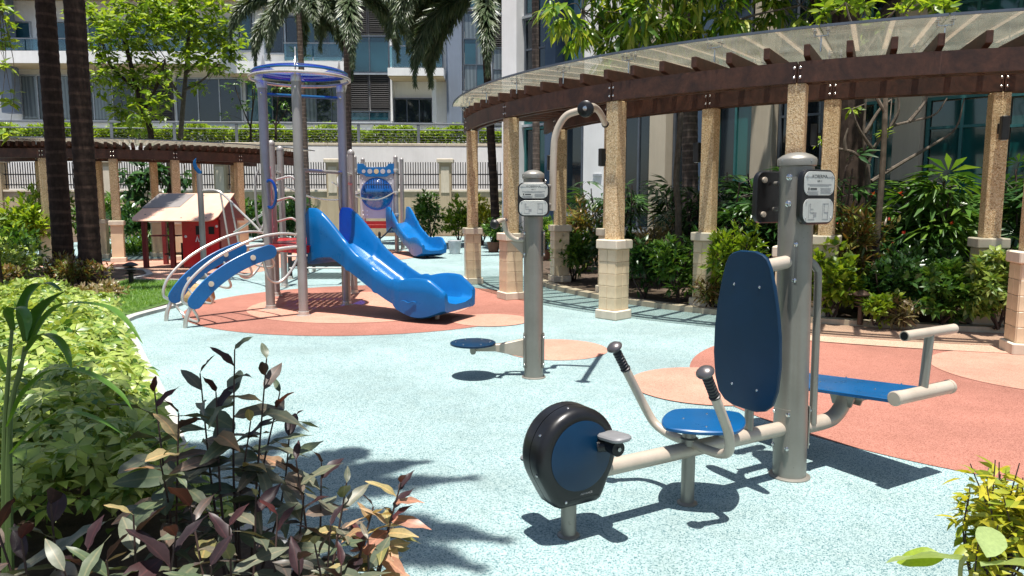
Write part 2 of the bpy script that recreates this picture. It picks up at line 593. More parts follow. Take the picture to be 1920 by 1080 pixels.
M["blue_clear"] = sheetglass("blue_acrylic", (.13, .24, .86), .9, .10, (.05, .14, .6))
M["bubble"] = sheetglass("blue_bubble", (.10, .42, .85), .9, .05, (.03, .2, .6))
M["white_wall"] = stucco("white_render", (.87, .865, .855), .10, .5)
M["cream_wall"] = stucco("cream_render", (.56, .49, .38), .18, .5)
M["beige_wall"] = stucco("beige_render", (.50, .40, .27), .3, .6)
M["soffit"] = stucco("beige_soffit", (.55, .43, .27), .12, .6)
M["grey_wall"] = stucco("bluegrey_cladding", (.22, .26, .33), .15, .5)
M["blue_pillar"] = stucco("dark_blue_render", (.07, .11, .17), .15, .5)
M["frame_dk"] = plain("window_frame_grey", (.12, .14, .17), .4, .4)
M["frame_teal"] = plain("window_frame_teal", (.045, .17, .17), .4, .3)
M["frame_lt"] = plain("window_frame_pale", (.42, .45, .48), .4, .3)
M["win"] = window_glass("window_glass_blue", (.018, .066, .088))
M["win_cur"] = window_glass("window_glass_curtain", (.03, .06, .08), .08, (.20, .23, .24))
M["win_dk"] = window_glass("window_glass_dark", (.010, .016, .022))
M["win_teal"] = window_glass("window_glass_teal", (.010, .075, .075), .08, (.012, .12, .11))
M["rail_glass"] = sheetglass("balcony_glass", (.45, .66, .72), .9, .12, (.25, .4, .45))
M["louvre"] = plain("louvre_metal", (.045, .042, .045), .5, .2)
M["fence"] = plain("fence_paint", (.022, .020, .022), .5, .2)
M["railing"] = plain("railing_grey", (.23, .25, .28), .45, .5)
M["red"] = plain("red_board", (.50, .012, .018), .3, 0, .1, 3, coat=.3)
M["dkred"] = plain("dark_red_post", (.17, .018, .018), .4)
M["pink"] = plain("pink_panel", (.50, .10, .17), .35, 0, .1, 3)
M["peachroof"] = plain("beige_board", (.63, .385, .28), .4, 0, .06, 3)
M["greyboard"] = plain("grey_board", (.21, .19, .18), .4, 0, .06, 3)
M["panelgrey"] = plain("pale_grey_panel", (.40, .39, .43), .4, 0, .05, 3)
M["lampblack"] = plain("lamp_black", (.012, .012, .013), .4)
M["lampbrown"] = plain("lamp_bronze", (.10, .06, .045), .45, .4)
M["terracotta"] = plain("clay_pot", (.18, .075, .045), .8, bump=.2)
M["whitepot"] = plain("white_pot", (.62, .64, .66), .5)
M["stone"] = plain("sand_boulder", (.48, .33, .16), .9, var=.3, vs=5, bump=.8, bs=20)
M["bark_palm"] = barkm("palm_bark", (.020, .012, .010), (.052, .033, .025), 1.35)
M["bark_ring"] = barkm("ringed_palm_bark", (.06, .045, .038), (.15, .12, .10), 2.4)
M["bark_grey"] = barkm("grey_bark", (.07, .058, .045), (.17, .14, .11))
M["bark_dark"] = barkm("dark_bark", (.025, .017, .012), (.07, .048, .035))
M["stem_green"] = plain("green_stem", (.10, .17, .045), .5)
M["stem_pale"] = plain("pale_stem", (.30, .30, .08), .5)
M["stem_dark"] = plain("dark_stem", (.045, .025, .02), .6)
M["lf_hedge"] = leafm("variegated_leaf", [(.05, .13, .02), (.19, .29, .045), (.32, .41, .075), (.42, .48, .15), (.08, .17, .03)], .3, .38)
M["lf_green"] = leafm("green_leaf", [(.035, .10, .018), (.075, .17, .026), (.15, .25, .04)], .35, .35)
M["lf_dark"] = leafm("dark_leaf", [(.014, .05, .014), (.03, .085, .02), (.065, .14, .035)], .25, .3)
M["lf_lime"] = leafm("lime_leaf", [(.10, .20, .018), (.20, .32, .025), (.33, .42, .04), (.05, .12, .02)], .45, .4)
M["lf_yellow"] = leafm("yellow_leaf", [(.18, .25, .025), (.36, .38, .03), (.50, .42, .035), (.15, .23, .02)], .4, .4)
M["lf_mango"] = leafm("mango_leaf", [(.04, .11, .014), (.10, .21, .02), (.23, .34, .03), (.40, .42, .08)], .45, .33)
M["lf_palm"] = leafm("palm_leaflet", [(.035, .065, .03), (.085, .125, .06), (.20, .23, .15)], .25, .38)
M["lf_croton"] = leafm("croton_leaf", [(.11, .05, .02), (.20, .12, .035), (.20, .22, .05), (.06, .12, .025)], .3, .35)
M["lf_pinky"] = leafm("pale_pink_leaf", [(.24, .16, .10), (.30, .24, .13), (.15, .16, .06)], .3, .4)
M["lf_purple"] = leafm("purple_leaf", [(.055, .058, .044), (.075, .105, .055), (.14, .15, .11), (.060, .092, .052), (.13, .115, .085), (.10, .13, .08), (.055, .045, .045), (.16, .12, .09)], .14, .42, 'object', .35, 9)
M["lf_plum"] = leafm("plum_leaf", [(.036, .017, .020), (.028, .020, .024), (.075, .022, .022)], .25, .42, 'object', .3, 9)
M["lf_cream"] = leafm("cream_pink_leaf", [(.40, .27, .19), (.33, .28, .13), (.36, .17, .13), (.18, .19, .07)], .3, .4, 'object', .4, 9)
M["lf_strap"] = leafm("strap_leaf", [(.055, .15, .022), (.10, .22, .03), (.035, .11, .02)], .4, .3, 'object', .5)
M["lf_broad"] = leafm("broad_pale_leaf", [(.28, .36, .14), (.32, .40, .19)], .35, .4, 'object', .4)
M["grass"] = leafm("grass_blade", [(.05, .14, .015), (.10, .22, .02), (.16, .28, .03)], .35, .5)
M["flower"] = leafm("flower_red", [(.5, .02, .015), (.6, .06, .03), (.55, .2, .05)], .3, .5)


# ---------------------------------------------------------------- the ground
def sheet(name, pts, z, m, hgt=None):
    mb = MB()
    if hgt is None:
        mb.add([(x, y, z) for x, y in pts], [tuple(range(len(pts)))])
    else:
        mb.prism(pts, (0, 0, z - hgt), (1, 0, 0), (0, 1, 0), hgt, .012)
    o = mb.build(name, m, smooth=None)
    return tag(o, kind="structure")


def circ(cx, cy, r, n=72, wob=0):
    return [(cx + r * math.cos(2 * math.pi * i / n) * (1 + wob * math.sin(6 * math.pi * i / n)), cy + r * math.sin(2 * math.pi * i / n)) for i in range(n)]


sheet("ground", [(-300, -300), (300, -300), (300, 300), (-300, 300)], -.03, M["soil"])
sheet("rubber_paving", [(-16, -4), (9, -4), (9, 31.6), (-16, 31.6)], 0, M["rub_blue"])
sheet("terracotta_circle", circ(-2.1, 10.85, 2.55), .004, M["rub_terra"])
sheet("peach_circle", circ(-2.2, 10.75, 1.6), .008, M["rub_peach"])
sheet("small_peach_circle", circ(-.28, 9.42, .5), .008, M["rub_peach"])
sheet("peach_circle", circ(.45, 7.55, .54), .004, M["rub_peach"])
sheet("peach_circle", circ(1.63, 6.05, .64), .008, M["rub_peach"])
sheet("terracotta_circle", circ(4.15, 6.1, 2.58, 96), .004, M["rub_terra"])
sheet("peach_circle", circ(4.85, 6.55, .95), .008, M["rub_peach"])
sheet("peach_circle", circ(-8.2, 16.8, 2.9), .004, M["rub_peach"])
sheet("terracotta_circle", circ(-8.6, 15.9, 1.5), .008, M["rub_tan"])
sheet("peach_circle", circ(-5.0, 20.6, 2.5), .008, M["rub_peach"])

PC = (7.05, 15.05)          # the right-hand pergola, its path and its garden bed are arcs about this point
def arcpts(r, a0, a1, n=40, C=PC): return [(C[0] + r * math.cos(R(a0 + (a1 - a0) * i / n)), C[1] + r * math.sin(R(a0 + (a1 - a0) * i / n))) for i in range(n + 1)]
sheet("footpath", arcpts(6.76, 233, 300) + arcpts(8.02, 300, 235), .012, M["rub_tan"])
mb = MB(); mb.arcbox(PC, 6.58, 6.75, R(166), R(300), -.02, .075, 60)
tag(mb.build("kerb", M["kerb"]), kind="structure")
sheet("garden_bed", arcpts(6.579, 166, 300) + [(14, 7.0), (14, 30), (.4, 30)], .06, M["soil"], .1)

LB_EDGE = [(-.3, .4), (-.62, 2.3), (-.98, 2.95), (-1.5, 3.45), (-2.06, 4.3), (-2.62, 5.3), (-3.5, 6.75), (-4.3, 8.1), (-4.98, 9.3), (-4.95, 10.7), (-5.25, 12.3), (-6.1, 13.8), (-7.3, 14.05), (-7.6, 15.3), (-9.4, 16.4), (-18, 16.6)]
edge = [tuple(p[:2]) for p in cr([(x, y, 0) for x, y in LB_EDGE], 6)]
sheet("planting_bed", edge + [(-18, -3), (-.2, -3)], .035, M["soil"], .08)
mb = MB()
E2 = np.array(edge); tg = np.gradient(E2, axis=0); tg /= np.linalg.norm(tg, axis=1)[:, None]
nr = np.stack([tg[:, 1], -tg[:, 0]], 1)
for i in range(len(E2) - 1):
    a, b = E2[i], E2[i + 1]; a2, b2 = a + nr[i] * .11, b + nr[i + 1] * .11
    vs = [(*a, -.02), (*b, -.02), (*b2, -.02), (*a2, -.02), (*a, .05), (*b, .05), (*b2, .045), (*a2, .045)]
    mb.add(vs, [(0, 1, 2, 3), (7, 6, 5, 4), (0, 4, 5, 1), (1, 5, 6, 2), (2, 6, 7, 3), (3, 7, 4, 0)])
tag(mb.build("kerb", stucco("grey_kerb_concrete", (.42, .42, .40), .3, 4)), kind="structure")
sheet("lawn", [(-5.05, 9.6), (-5.02, 10.7), (-5.32, 12.3), (-6.15, 13.7), (-7.3, 13.95), (-7.2, 12.6), (-6.6, 11.2), (-5.7, 9.9)], .042, plain("lawn_soil", (.06, .12, .02), .95, var=.4, vs=20))

# ---------------------------------------------------------------- retaining wall, terrace, railing, fence
WA, WB = np.array([-30., 32.6, 0]), np.array([2.4, 35.0, 0])
wd = nrm(WB - WA); wn = np.array([wd[1], -wd[0], 0]); wlen = np.linalg.norm(WB - WA)
wang = math.atan2(wd[1], wd[0])
t = thing("retaining_wall", "long white rendered retaining wall behind the black fence", "wall", tuple(WA))
mb = MB(); mb.box((WA + WB) / 2 + np.array([0, 0, 1.98]) - wn * .2, (wlen, .4, 4.02), wang); mb.build("wall_face", M["white_wall"], t)
n_seg = 12
for i in range(n_seg):
    c = WA + wd * wlen * (i + .5) / n_seg - wn * .19
    mb = MB(); mb.cbox(c + np.array([0, 0, 4.06]), (wlen / n_seg - .012, .405, .12), .012, wang); mb.build("coping_slab", M["capstone"], t)
mb = MB(); mb.box((-14, 42.5, 3.9), (40, 15.4, .16)); tag(mb.build("terrace_ground", stucco("terrace_paving", (.34, .35, .36), .3, 2)), kind="structure")

t = thing("terrace_railing", "grey steel railing with thin wires along the top of the white wall", "railing", tuple(WA + np.array([0, 0, 4.1])))
for k in range(12):
    c = WA + wd * (1.3 + k * 2.72) - wn * .1
    mb = MB(); mb.cbox(c + np.array([0, 0, 4.55]), (.13, .05, .9), .006, wang); mb.build("post", M["railing"], t)
for z, h in ((5.0, .09), (4.73, .05)):
    mb = MB(); mb.cbox((WA + WB) / 2 - wn * .1 + np.array([0, 0, z]), (wlen, .07 if h > .06 else .04, h), .008, wang); mb.build("handrail", M["railing"], t)
for z in (4.2, 4.32, 4.44, 4.56):
    mb = MB(); mb.tube([WA - wn * .1 + (0, 0, z), WB - wn * .1 + (0, 0, z)], .0045, 5); mb.build("wire", M["fence"], t)

FY = 33.0 - .9
t = thing("boundary_wall", "low beige wall with square pillars carrying the black fence panels", "wall", (-12, FY, 0))
mb = MB(); mb.box((-12.5, FY, .93), (31, .25, 1.9)); mb.build("wall_face", M["beige_wall"], t)
mb = MB(); mb.cbox((-12.5, FY, 1.925), (31, .34, .09), .012); mb.build("coping", M["capstone"], t)
PX = [1.95, -2.85, -7.65, -12.45, -17.25, -22.05, -26.85]
for x in PX:
    mb = MB(); mb.cbox((x, FY, 1.6), (.52, .5, 3.2), .012); p = mb.build("pillar", M["beige_wall"], t)
    mb = MB(); mb.cbox((x, FY, 3.2), (.7, .68, .16), .02); mb.build("cap", M["capstone"], p)
    mb = MB(); mb.box((x, FY - .26, 2.4), (.36, .03, 1.1)); mb.build("recess_panel", M["capstone"], p)
pick_me = None
fl = ["between the two pillars nearest the right-hand pergola", "left of the pillar seen beside the bubble panel", "behind the tower and the left pergola's end", "behind the playhouse and big-leaved tree", "between the left pillar and the two palm trunks", "at the far left end beyond the last pillar"]
for k in range(6):
    x1, x0 = PX[k] - .27, PX[k + 1] + .27
    t = thing("fence_panel", "black metal picket fence panel " + fl[k], "fence", (x0, FY, 1.97), "black picket fence panels on the wall")
    nb = 40
    mb = MB(); mb.cbox((0, 0, 0), (.036, .03, 1.12), .004)
    if pick_me is None: pick_me = mb.mesh("picket", M["fence"], smooth=None)
    for i in range(nb):
        inst(pick_me, "picket", t, ((i + .5) * (x1 - x0) / nb, 0, .62))
    for z in (.22, .66):
        mb = MB(); mb.box(((x0 + x1) / 2, FY - .018, 1.97 + z), (x1 - x0, .02, .05)); mb.build("rail", M["fence"], t)

# ---------------------------------------------------------------- buildings
class Facade:
    """a vertical plane; spots on it are given by where sight lines meet it, then built as real boxes with depth"""
    def __init__(self, root, O, e):
        self.t, self.O, self.e = root, np.array([O[0], O[1], 0.]), nrm([e[0], e[1], 0])
        self.nv = np.array([self.e[1], -self.e[0], 0]); self.ang = math.atan2(self.e[1], self.e[0])

    def s(self, u, v=375):
        a, b = at(u, v, 1), None
        d = np.array([a[0], a[1]]); e2, O2 = self.e[:2], self.O[:2]
        k = np.linalg.solve(np.array([[d[0], -e2[0]], [d[1], -e2[1]]]), O2)
        return k[1], k[0]

    def rect(self, u0, u1, v0, v1):
        s0, _ = self.s(u0, (v0 + v1) / 2); s1, _ = self.s(u1, (v0 + v1) / 2); um = (u0 + u1) / 2
        _, y = self.s(um, (v0 + v1) / 2)
        return s0, s1, at(um, v1, y)[2], at(um, v0, y)[2]

    def box(self, s0, s1, z0, z1, d0, d1, mb=None):
        mb = mb or MB()
        c = self.O + self.e * (s0 + s1) / 2 + self.nv * (d0 + d1) / 2 + np.array([0, 0, (z0 + z1) / 2])
        mb.box(c, (s1 - s0, d1 - d0, z1 - z0), self.ang)
        return mb

    def slab(self, name, m, r, d0, d1): return self.box(*r, d0, d1).build(name, m, self.t, None)

    def window(self, r, nx, nz, g, fm, splits=None, fw=.06):
        s0, s1, z0, z1 = r
        mb = MB(); D0, D1 = -.05, .07
        self.box(s0, s1, z0, z0 + fw, D0, D1, mb); self.box(s0, s1, z1 - fw, z1, D0, D1, mb)
        self.box(s0, s0 + fw, z0 + fw, z1 - fw, D0, D1, mb); self.box(s1 - fw, s1, z0 + fw, z1 - fw, D0, D1, mb)
        zs = [z0 + fw + (z1 - z0 - 2 * fw) * k for k in (splits or [i / nz for i in range(nz + 1)])]
        ss = [s0 + fw + (s1 - s0 - 2 * fw) * i / nx for i in range(nx + 1)]
        for x in ss[1:-1]: self.box(x - .025, x + .025, z0 + fw, z1 - fw, D0, D1 - .005, mb)
        for i in range(nx):
            for z in zs[1:-1]: self.box(ss[i] + (.025 if i else 0), ss[i + 1] - (.025 if i < nx - 1 else 0), z - .025, z + .025, D0, D1 - .01, mb)
        w = mb.build("window", fm, self.t, None)
        for i in range(nx):
            for k in range(len(zs) - 1):
                gm = g[(i + k) % len(g)] if isinstance(g, list) else g
                a = R(rng.uniform(-.5, .5))
                self.box(ss[i] + .026, ss[i + 1] - .026, zs[k] + .026, zs[k + 1] - .026, 0, .022, MB()).build("pane", gm, w, None)
        mb = self.box(s0 - .06, s1 + .06, z0 - .07, z0 - .002, -.03, .13); mb.build("sill", M["frame_lt"], w, None)
        return w

    def louvre(self, r, n):
        s0, s1, z0, z1 = r
        mb = MB()
        for x in (s0, s1 - .05): self.box(x, x + .05, z0, z1, -.05, .07, mb)
        self.box(s0 + .05, s1 - .05, z0, z0 + .04, -.05, .07, mb); self.box(s0 + .05, s1 - .05, z1 - .04, z1, -.05, .07, mb)
        p = mb.build("louvre_panel", M["louvre"], self.t, None)
        me = None
        h = (z1 - z0 - .1) / n
        for i in range(n):
            c = self.O + self.e * (s0 + s1) / 2 + self.nv * .02 + np.array([0, 0, z0 + .05 + (i + .5) * h])
            if me is None:
                mb = MB(); M3 = rotz(self.ang) @ np.array([[1, 0, 0], [0, math.cos(.75), -math.sin(.75)], [0, math.sin(.75), math.cos(.75)]])
                mb.box((0, 0, 0), (s1 - s0 - .1, .015, h * .95), M=M3); me = mb.mesh("slat", M["louvre"], smooth=None)
            inst(me, "slat", p, tuple(Vector(c) - origin_of(p)))
        mb = self.box(s0 + .05, s1 - .05, z0 + .04, z1 - .04, -.05, -.03); mb.build("backing", M["win_dk"], p, None)


t = thing("apartment_building", "white apartment block with balconies and louvres beyond the terrace", "building", (-14, 38, 3.98))
F = Facade(t, (-14, 38), (1, .02))
F.slab("wall", M["white_wall"], (-46, 14.6, 3.985, 16), -8, -.06)
q = F.rect
F.slab("wall_plinth", M["white_wall"], (-22, 14.3, 3.985, 4.9), -.055, .04)
for r_, nx, nz, g in [((40, 134, 140, 226), 3, 1, [M["win_cur"], M["win_dk"]]), ((138, 250, 140, 228), 3, 1, [M["win_dk"], M["win_cur"]]), ((330, 455, 146, 234), 3, 1, M["win_dk"]),
                      ((462, 560, 152, 232), 2, 1, [M["win"], M["win_dk"]]), ((563, 652, 152, 232), 3, 1, [M["win_cur"], M["win_dk"], M["win_dk"]]),
                      ((655, 731, 208, 228), 2, 1, M["win"]), ((655, 731, 67, 138), 2, 1, M["win"]), ((738, 812, 184, 232), 3, 1, M["win_dk"]),
                      ((868, 918, 22, 172), 2, 3, [M["win_cur"], M["win"]]), ((923, 957, 89, 172), 1, 2, M["win_cur"]), ((868, 957, 176, 240), 2, 1, M["win_dk"]), ((868, 957, -70, 16), 2, 2, M["win"]),
                      ((447, 473, 25, 95), 1, 1, M["win"]), ((497, 531, 28, 100), 1, 1, M["win_dk"]), ((535, 645, 30, 108), 4, 1, [M["win_dk"], M["win"]]), ((245, 432, 32, 112), 5, 1, [M["win"], M["win_cur"], M["win"]]),
                      ((0, 60, 40, 110), 2, 1, M["win"]), ((100, 235, 40, 112), 4, 1, [M["win"], M["win_dk"]]), ((660, 700, -70, 2), 1, 1, M["win"]), ((738, 830, 40, 135), 2, 1, M["win"]), ((535, 645, -80, 0), 3, 1, M["win"])]:
    F.window(q(*r_), nx, nz, g, M["frame_dk"] if r_[0] > 440 else M["frame_lt"])
F.louvre(q(656, 692, 140, 206), 16); F.louvre(q(694, 731, 140, 206), 16); F.louvre(q(690, 731, 4, 64), 14); F.louvre(q(923, 957, 28, 87), 14); F.louvre(q(255, 325, 150, 228), 18)
F.louvre(q(656, 689, 4, 64), 14)
for (u0, u1, v0, v1, dep) in [(-60, 432, 106, 130, 1.4), (434, 652, 121, 145, .9), (735, 836, 137, 153, 1.5), (-60, 446, -26, 2, 1.6), (735, 836, -12, 6, 1.3), (448, 650, -5, 10, .8)]:
    s0, s1, z0, z1 = q(u0, u1, v0, v1)
    F.slab("balcony_slab", M["white_wall"], (s0, s1, z0 + .05, z1), -.04, dep)
    F.slab("soffit", M["soffit"], (s0 + .03, s1 - .03, z0, z0 + .049), -.04, dep - .05)
for (u0, u1, v0, v1, d) in [(-40, 430, 82, 104, 1.3), (540, 648, 86, 119, .8), (737, 834, 96, 135, 1.4)]:
    s0, s1, z0, z1 = q(u0, u1, v0, v1)
    k = max(2, int((s1 - s0) / 1.4))
    bal = F.slab("balustrade", M["railing"], (s0, s1, z1 - .05, z1), d - .06, d)
    for i in range(k):
        a, b = s0 + (s1 - s0) * i / k, s0 + (s1 - s0) * (i + 1) / k
        F.box(a + .03, b - .03, z0, z1 - .06, d - .04, d - .025).build("pane", M["rail_glass"], bal, None)
for u0, u1, v0, v1, m_, d0, d1 in [(837, 866, -120, 238, "grey_wall", -.04, .3), (731.5, 735, -120, 228, "white_wall", -.04, .25), (650, 654.5, -120, 228, "white_wall", -.04, .16), (813, 820, 152, 232, "white_wall", .6, .9), (919, 922.5, -100, 238, "frame_lt", -.04, .12), (958, 975, -120, 240, "grey_wall", -.04, .3), (15, 38, -60, 215, "grey_wall", .3, .9)]:
    F.slab("pilaster", M[m_], q(u0, u1, v0, v1), d0, d1)
for u in (474, 494, 532.5, 646):
    F.slab("mullion", M["frame_lt"], q(u, u + 2.5, -60, 118), -.04, .1)

t = thing("apartment_building", "cream apartment block with teal windows behind the right-hand garden", "building", (0, 22, 0))
F = Facade(t, (-.1, 22.1), (1, -.982)); q = F.rect
F.slab("wall", M["cream_wall"], (0, 24, .05, 14), -9, -.06)
def tall(u0, u1): s0, _ = F.s(u0, 300); s1, _ = F.s(u1, 300); return s0, s1
for u0, u1, m_, d in [(957, 984, "white_wall", .35), (1039, 1058, "blue_pillar", .4), (1098, 1166, "white_wall", .1), (1232, 1262, "cream_wall", .35), (1418, 1457, "cream_wall", .3), (1545, 1591, "beige_wall", .12), (1681, 1731, "cream_wall", .3), (1310, 1342, "blue_pillar", .2)]:
    s0, s1 = tall(u0, u1); F.slab("pilaster", M[m_], (s0, s1, .055, 13.8), -.04, d)
for r_, nx, nz, g, fm in [((986, 1037, 30, 150), 2, 2, M["win_dk"], "frame_dk"), ((986, 1037, 156, 232), 2, 1, M["win"], "frame_teal"), ((986, 1037, 238, 345), 2, 1, [M["win_dk"], M["win_teal"]], "frame_teal"), ((986, 1037, -80, 26), 2, 1, M["win"], "frame_dk"),
                          ((1061, 1096, -60, 120), 1, 2, M["win"], "frame_dk"), ((1061, 1096, 130, 400), 1, 2, M["win_dk"], "frame_dk"), ((1121, 1130, 268, 326), 1, 1, M["win_teal"], "frame_teal"),
                          ((1170, 1230, 120, 430), 2, 2, M["win_dk"], "frame_dk"), ((1170, 1230, -60, 110), 2, 1, M["win_dk"], "frame_dk"), ((1264, 1308, 120, 440), 1, 2, M["win_dk"], "frame_dk"), ((1345, 1416, 130, 450), 2, 2, [M["win_dk"], M["win_teal"]], "frame_teal"), ((1345, 1416, -60, 100), 2, 1, M["win_dk"], "frame_dk"),
                          ((1459, 1543, 150, 460), 2, 2, M["win_dk"], "frame_dk"), ((1593, 1680, 190, 480), 2, 1, [M["win_dk"], M["win_teal"]], "frame_teal"), ((1600, 1679, -60, 62), 2, 1, M["win_dk"], "frame_teal"),
                          ((1733, 1868, 178, 450), 2, 2, M["win_teal"], "frame_teal"), ((1880, 2010, 170, 460), 2, 2, M["win_teal"], "frame_teal"), ((1758, 2010, -90, 74), 3, 2, M["win_teal"], "frame_teal"), ((1459, 1543, -60, 90), 2, 1, M["win_dk"], "frame_dk")]:
    F.window(q(*r_), nx, nz, g, M[fm], [0, .8, 1] if nz == 2 and r_[3] > 300 else None)


# ---------------------------------------------------------------- pergolas
def box_mesh(name, s, m, b=.006):
    mb = MB(); mb.cbox((0, 0, 0), s, b); return mb.mesh(name, m)


TILE = box_mesh("tile", (.131, .012, .152), M["tile"], .003)


def wall_lamp(a_pos, ang, label):
    """box lamp on a short arm; ang = direction it faces"""
    t = thing("wall_lamp", label, "lamp", a_pos, "black wall lamps on the pergola columns")
    ex = np.array([math.cos(ang), math.sin(ang), 0]); p = np.array(a_pos, float)
    mb = MB(); mb.cbox(p + ex * .012, (.024, .075, .12), .004, ang); mb.build("back_plate", M["lampblack"], t)
    mb = MB(); mb.tube([p + ex * .02, p + ex * .06], .018, 10); mb.build("arm", M["lampblack"], t)
    mb = MB(); mb.cbox(p + ex * .105, (.085, .085, .27), .008, ang); mb.build("housing", M["lampblack"], t)
    mb = MB(); mb.lathe([(.001, 0), (.032, 0), (.032, .004), (.001, .004)], p + ex * .105 + (0, 0, -.1405), n=16); mb.build("lens", M["whitepot"], t)


def pergola(label, C, Rf, Rb, cols_f, cols_b, a0, a1, zt, zb, step, over_f, over_b, gz, g_over, bay, tiles=True, w=.185, gm="glass_roof"):
    t = thing("pergola", label, "pergola", (C[0], C[1], 0))
    def pol(r, a, z=0): return np.array([C[0] + r * math.cos(R(a)), C[1] + r * math.sin(R(a)), z])
    for r, cols, zg in ((Rf, cols_f, 0.0), (Rb, cols_b, zb)):
        for a in cols:
            p = pol(r, a, zg); an = R(a)
            mb = MB(); mb.cbox(p + (0, 0, (zt - zg + 1.03) / 2), (w, w, zt - zg - 1.03), .008, an); c = mb.build("column", M["granite"], t)
            mb = MB(); mb.cbox(p + (0, 0, .06), (.345, .345, .12), .012, an); mb.build("plinth", M["capstone"], c)
            mb = MB(); mb.cbox(p + (0, 0, .52), (.272, .272, .80), .004, an); mb.build("pedestal", M["grout"] if tiles else M["tile"], c)
            mb = MB(); mb.cbox(p + (0, 0, .975), (.345, .345, .118), .012, an); mb.build("cap", M["capstone"], c)
            if tiles:
                view = math.atan2(-p[1], -p[0])
                faces = sorted(range(4), key=lambda k: -math.cos(an + k * math.pi / 2 - view))[:2]
                for k in range(4):
                    fa = an + k * math.pi / 2
                    for i in range(2):
                        for j in range(5):
                            off = np.array([math.cos(fa), math.sin(fa), 0]) * .1375 + np.array([-math.sin(fa), math.cos(fa), 0]) * ((i - .5) * .136)
                            pos = p + off + (0, 0, .201 + j * .1575)
                            if k in faces: inst(TILE, "tile", c, tuple(Vector(pos) - origin_of(c)), (0, 0, fa + math.pi / 2))
            if not tiles: pass
    # beams: a pair on each row, cut at the columns
    for r, cols in ((Rf, cols_f), (Rb, cols_b)):
        cuts = [a0] + [a for a in cols if a0 + 2 < a < a1 - 2] + [a1]
        for q0, q1 in zip(cuts[:-1], cuts[1:]):
            for dr in (-.11, .045):
                g = .06
                mb = MB(); mb.arcbox(C, r + dr, r + dr + .065, R(q0 + g), R(q1 - g), zt + .003, zt + .225, max(3, int((q1 - q0) / 1.5)))
                mb.build("beam", M["wood_worn"], t)
        for a in cols:
            for da in (-.22, .22):
                for zz in (.06, .16):
                    mb = MB(); p = pol(r + .11, a + da * 7.9 / r, zt + zz); ax = pol(1, a) - pol(0, a)
                    mb.lathe([(.001, -.004), (.014, -.004), (.014, .006), (.007, .012), (.001, .012)], p, ax, 8); mb.build("bolt", M["steel"], t)
    # rafters
    n = int((a1 - a0) / step)
    L = Rf + over_f - (Rb - over_b)
    zr = zt + .228
    mb = MB()
    hh = .165
    prof = [(-L / 2, .05), (-L / 2 + .22, 0), (L / 2 - .22, 0), (L / 2, .05), (L / 2, hh), (-L / 2, hh)]
    mb.prism(prof, (0, .032, 0), (1, 0, 0), (0, 0, 1), .064, .005)
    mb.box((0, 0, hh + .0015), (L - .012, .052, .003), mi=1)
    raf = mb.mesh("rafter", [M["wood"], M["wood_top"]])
    for i in range(n + 1):
        a = a0 + step * .35 + i * step
        if a > a1: break
        p = pol((Rf + over_f + Rb - over_b) / 2, a, zr)
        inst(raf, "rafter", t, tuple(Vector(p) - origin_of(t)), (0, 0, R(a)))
    # glass panels on pucks
    g0, g1 = a0 - 1.5, a1 + 1
    k = int(math.ceil((g1 - g0) / bay))
    ri, ro = Rb - over_b - .05, Rf + g_over
    for i in range(k):
        q0, q1 = g0 + (g1 - g0) * i / k, g0 + (g1 - g0) * (i + 1) / k
        mb = MB(); mb.arcbox(C, ri, ro, R(q0 + .04), R(q1 - .04), gz, gz + .014, 5); mb.build("glass_panel", M[gm], t, smooth=20)
        mb = MB(); mb.arcbox(C, ro + .001, ro + .018, R(q0 + .04), R(q1 - .04), gz - .006, gz + .02, 5); mb.build("edge_strip", M["frame_dk"], t)
        for rr in (Rf + .1, Rb + .1):
            mb = MB()
            c = pol(rr, q0, gz)
            tn = np.array([-math.sin(R(q0)), math.cos(R(q0)), 0]); rd = np.array([math.cos(R(q0)), math.sin(R(q0)), 0])
            mb.box(c - (0, 0, .05), (.012, .14, .010), R(q0)); mb.box(c - (0, 0, .062), (.10, .012, .010), R(q0))
            for s1 in (-1, 1):
                for s2 in (-1, 1):
                    pp = c + tn * s1 * .065 + rd * s2 * .045
                    mb.lathe([(.001, -.06), (.006, -.06), (.006, -.012), (.022, -.010), (.022, -.002), (.001, -.002)], pp, n=8)
                    mb.lathe([(.001, .016), (.022, .016), (.02, .022), (.006, .026), (.006, .045), (.018, .048), (.018, .055), (.001, .055)], pp, n=8)
            mb.tube([c - (0, 0, gz - zr - hh * .5), c - (0, 0, .055)], .010, 8)
            mb.build("glass_fitting", M["steel"], t)
    return t, pol


pg, pol = pergola("large curved pergola with a glass roof sweeping over the path on the right", PC, 7.9, 6.38,
                  [190.2, 206.6, 223.6, 240, 256.4, 272.8], [194.4, 210.8, 227.4, 241.5, 257.6, 274], 186.5, 281, 2.78, .06, 2.95, .12, .42, 3.30, .30, 8.4)
pg2, pol2 = pergola("low curved pergola under the terrace wall on the left", (-11.8, 23.6), 5.5, 4.0,
                    [259, 275, 291, 305.5, 323], [262, 283, 302, 318, 336], 243, 349, 2.55, 0, 2.0, .16, .3, 3.0, .45, 12, tiles=False, gm="glass_dusty")

for a, r, da, lab in [(194.4, 6.38, 180, "black box lamp on the back column nearest the white building corner"), (210.8, 6.38, 225, "black box lamp on the column right of the curved pull-up arm"),
                      (227.4, 6.38, 180, "black box lamp on the tan column left of the fitness post's dark sign"), (241.5, 6.38, 180, "black box lamp just above the right end of the fitness post"),
                      (257.6, 6.38, 258, "black box lamp high on the column at the right edge")]:
    p = pol(r, a, 2.36 if a > 230 else 2.2); an = R(a)
    fa = an + math.pi / 2 * round((R(da) - an) / (math.pi / 2))
    p = p + np.array([math.cos(fa), math.sin(fa), 0]) * .094
    wall_lamp(tuple(p), fa, lab)


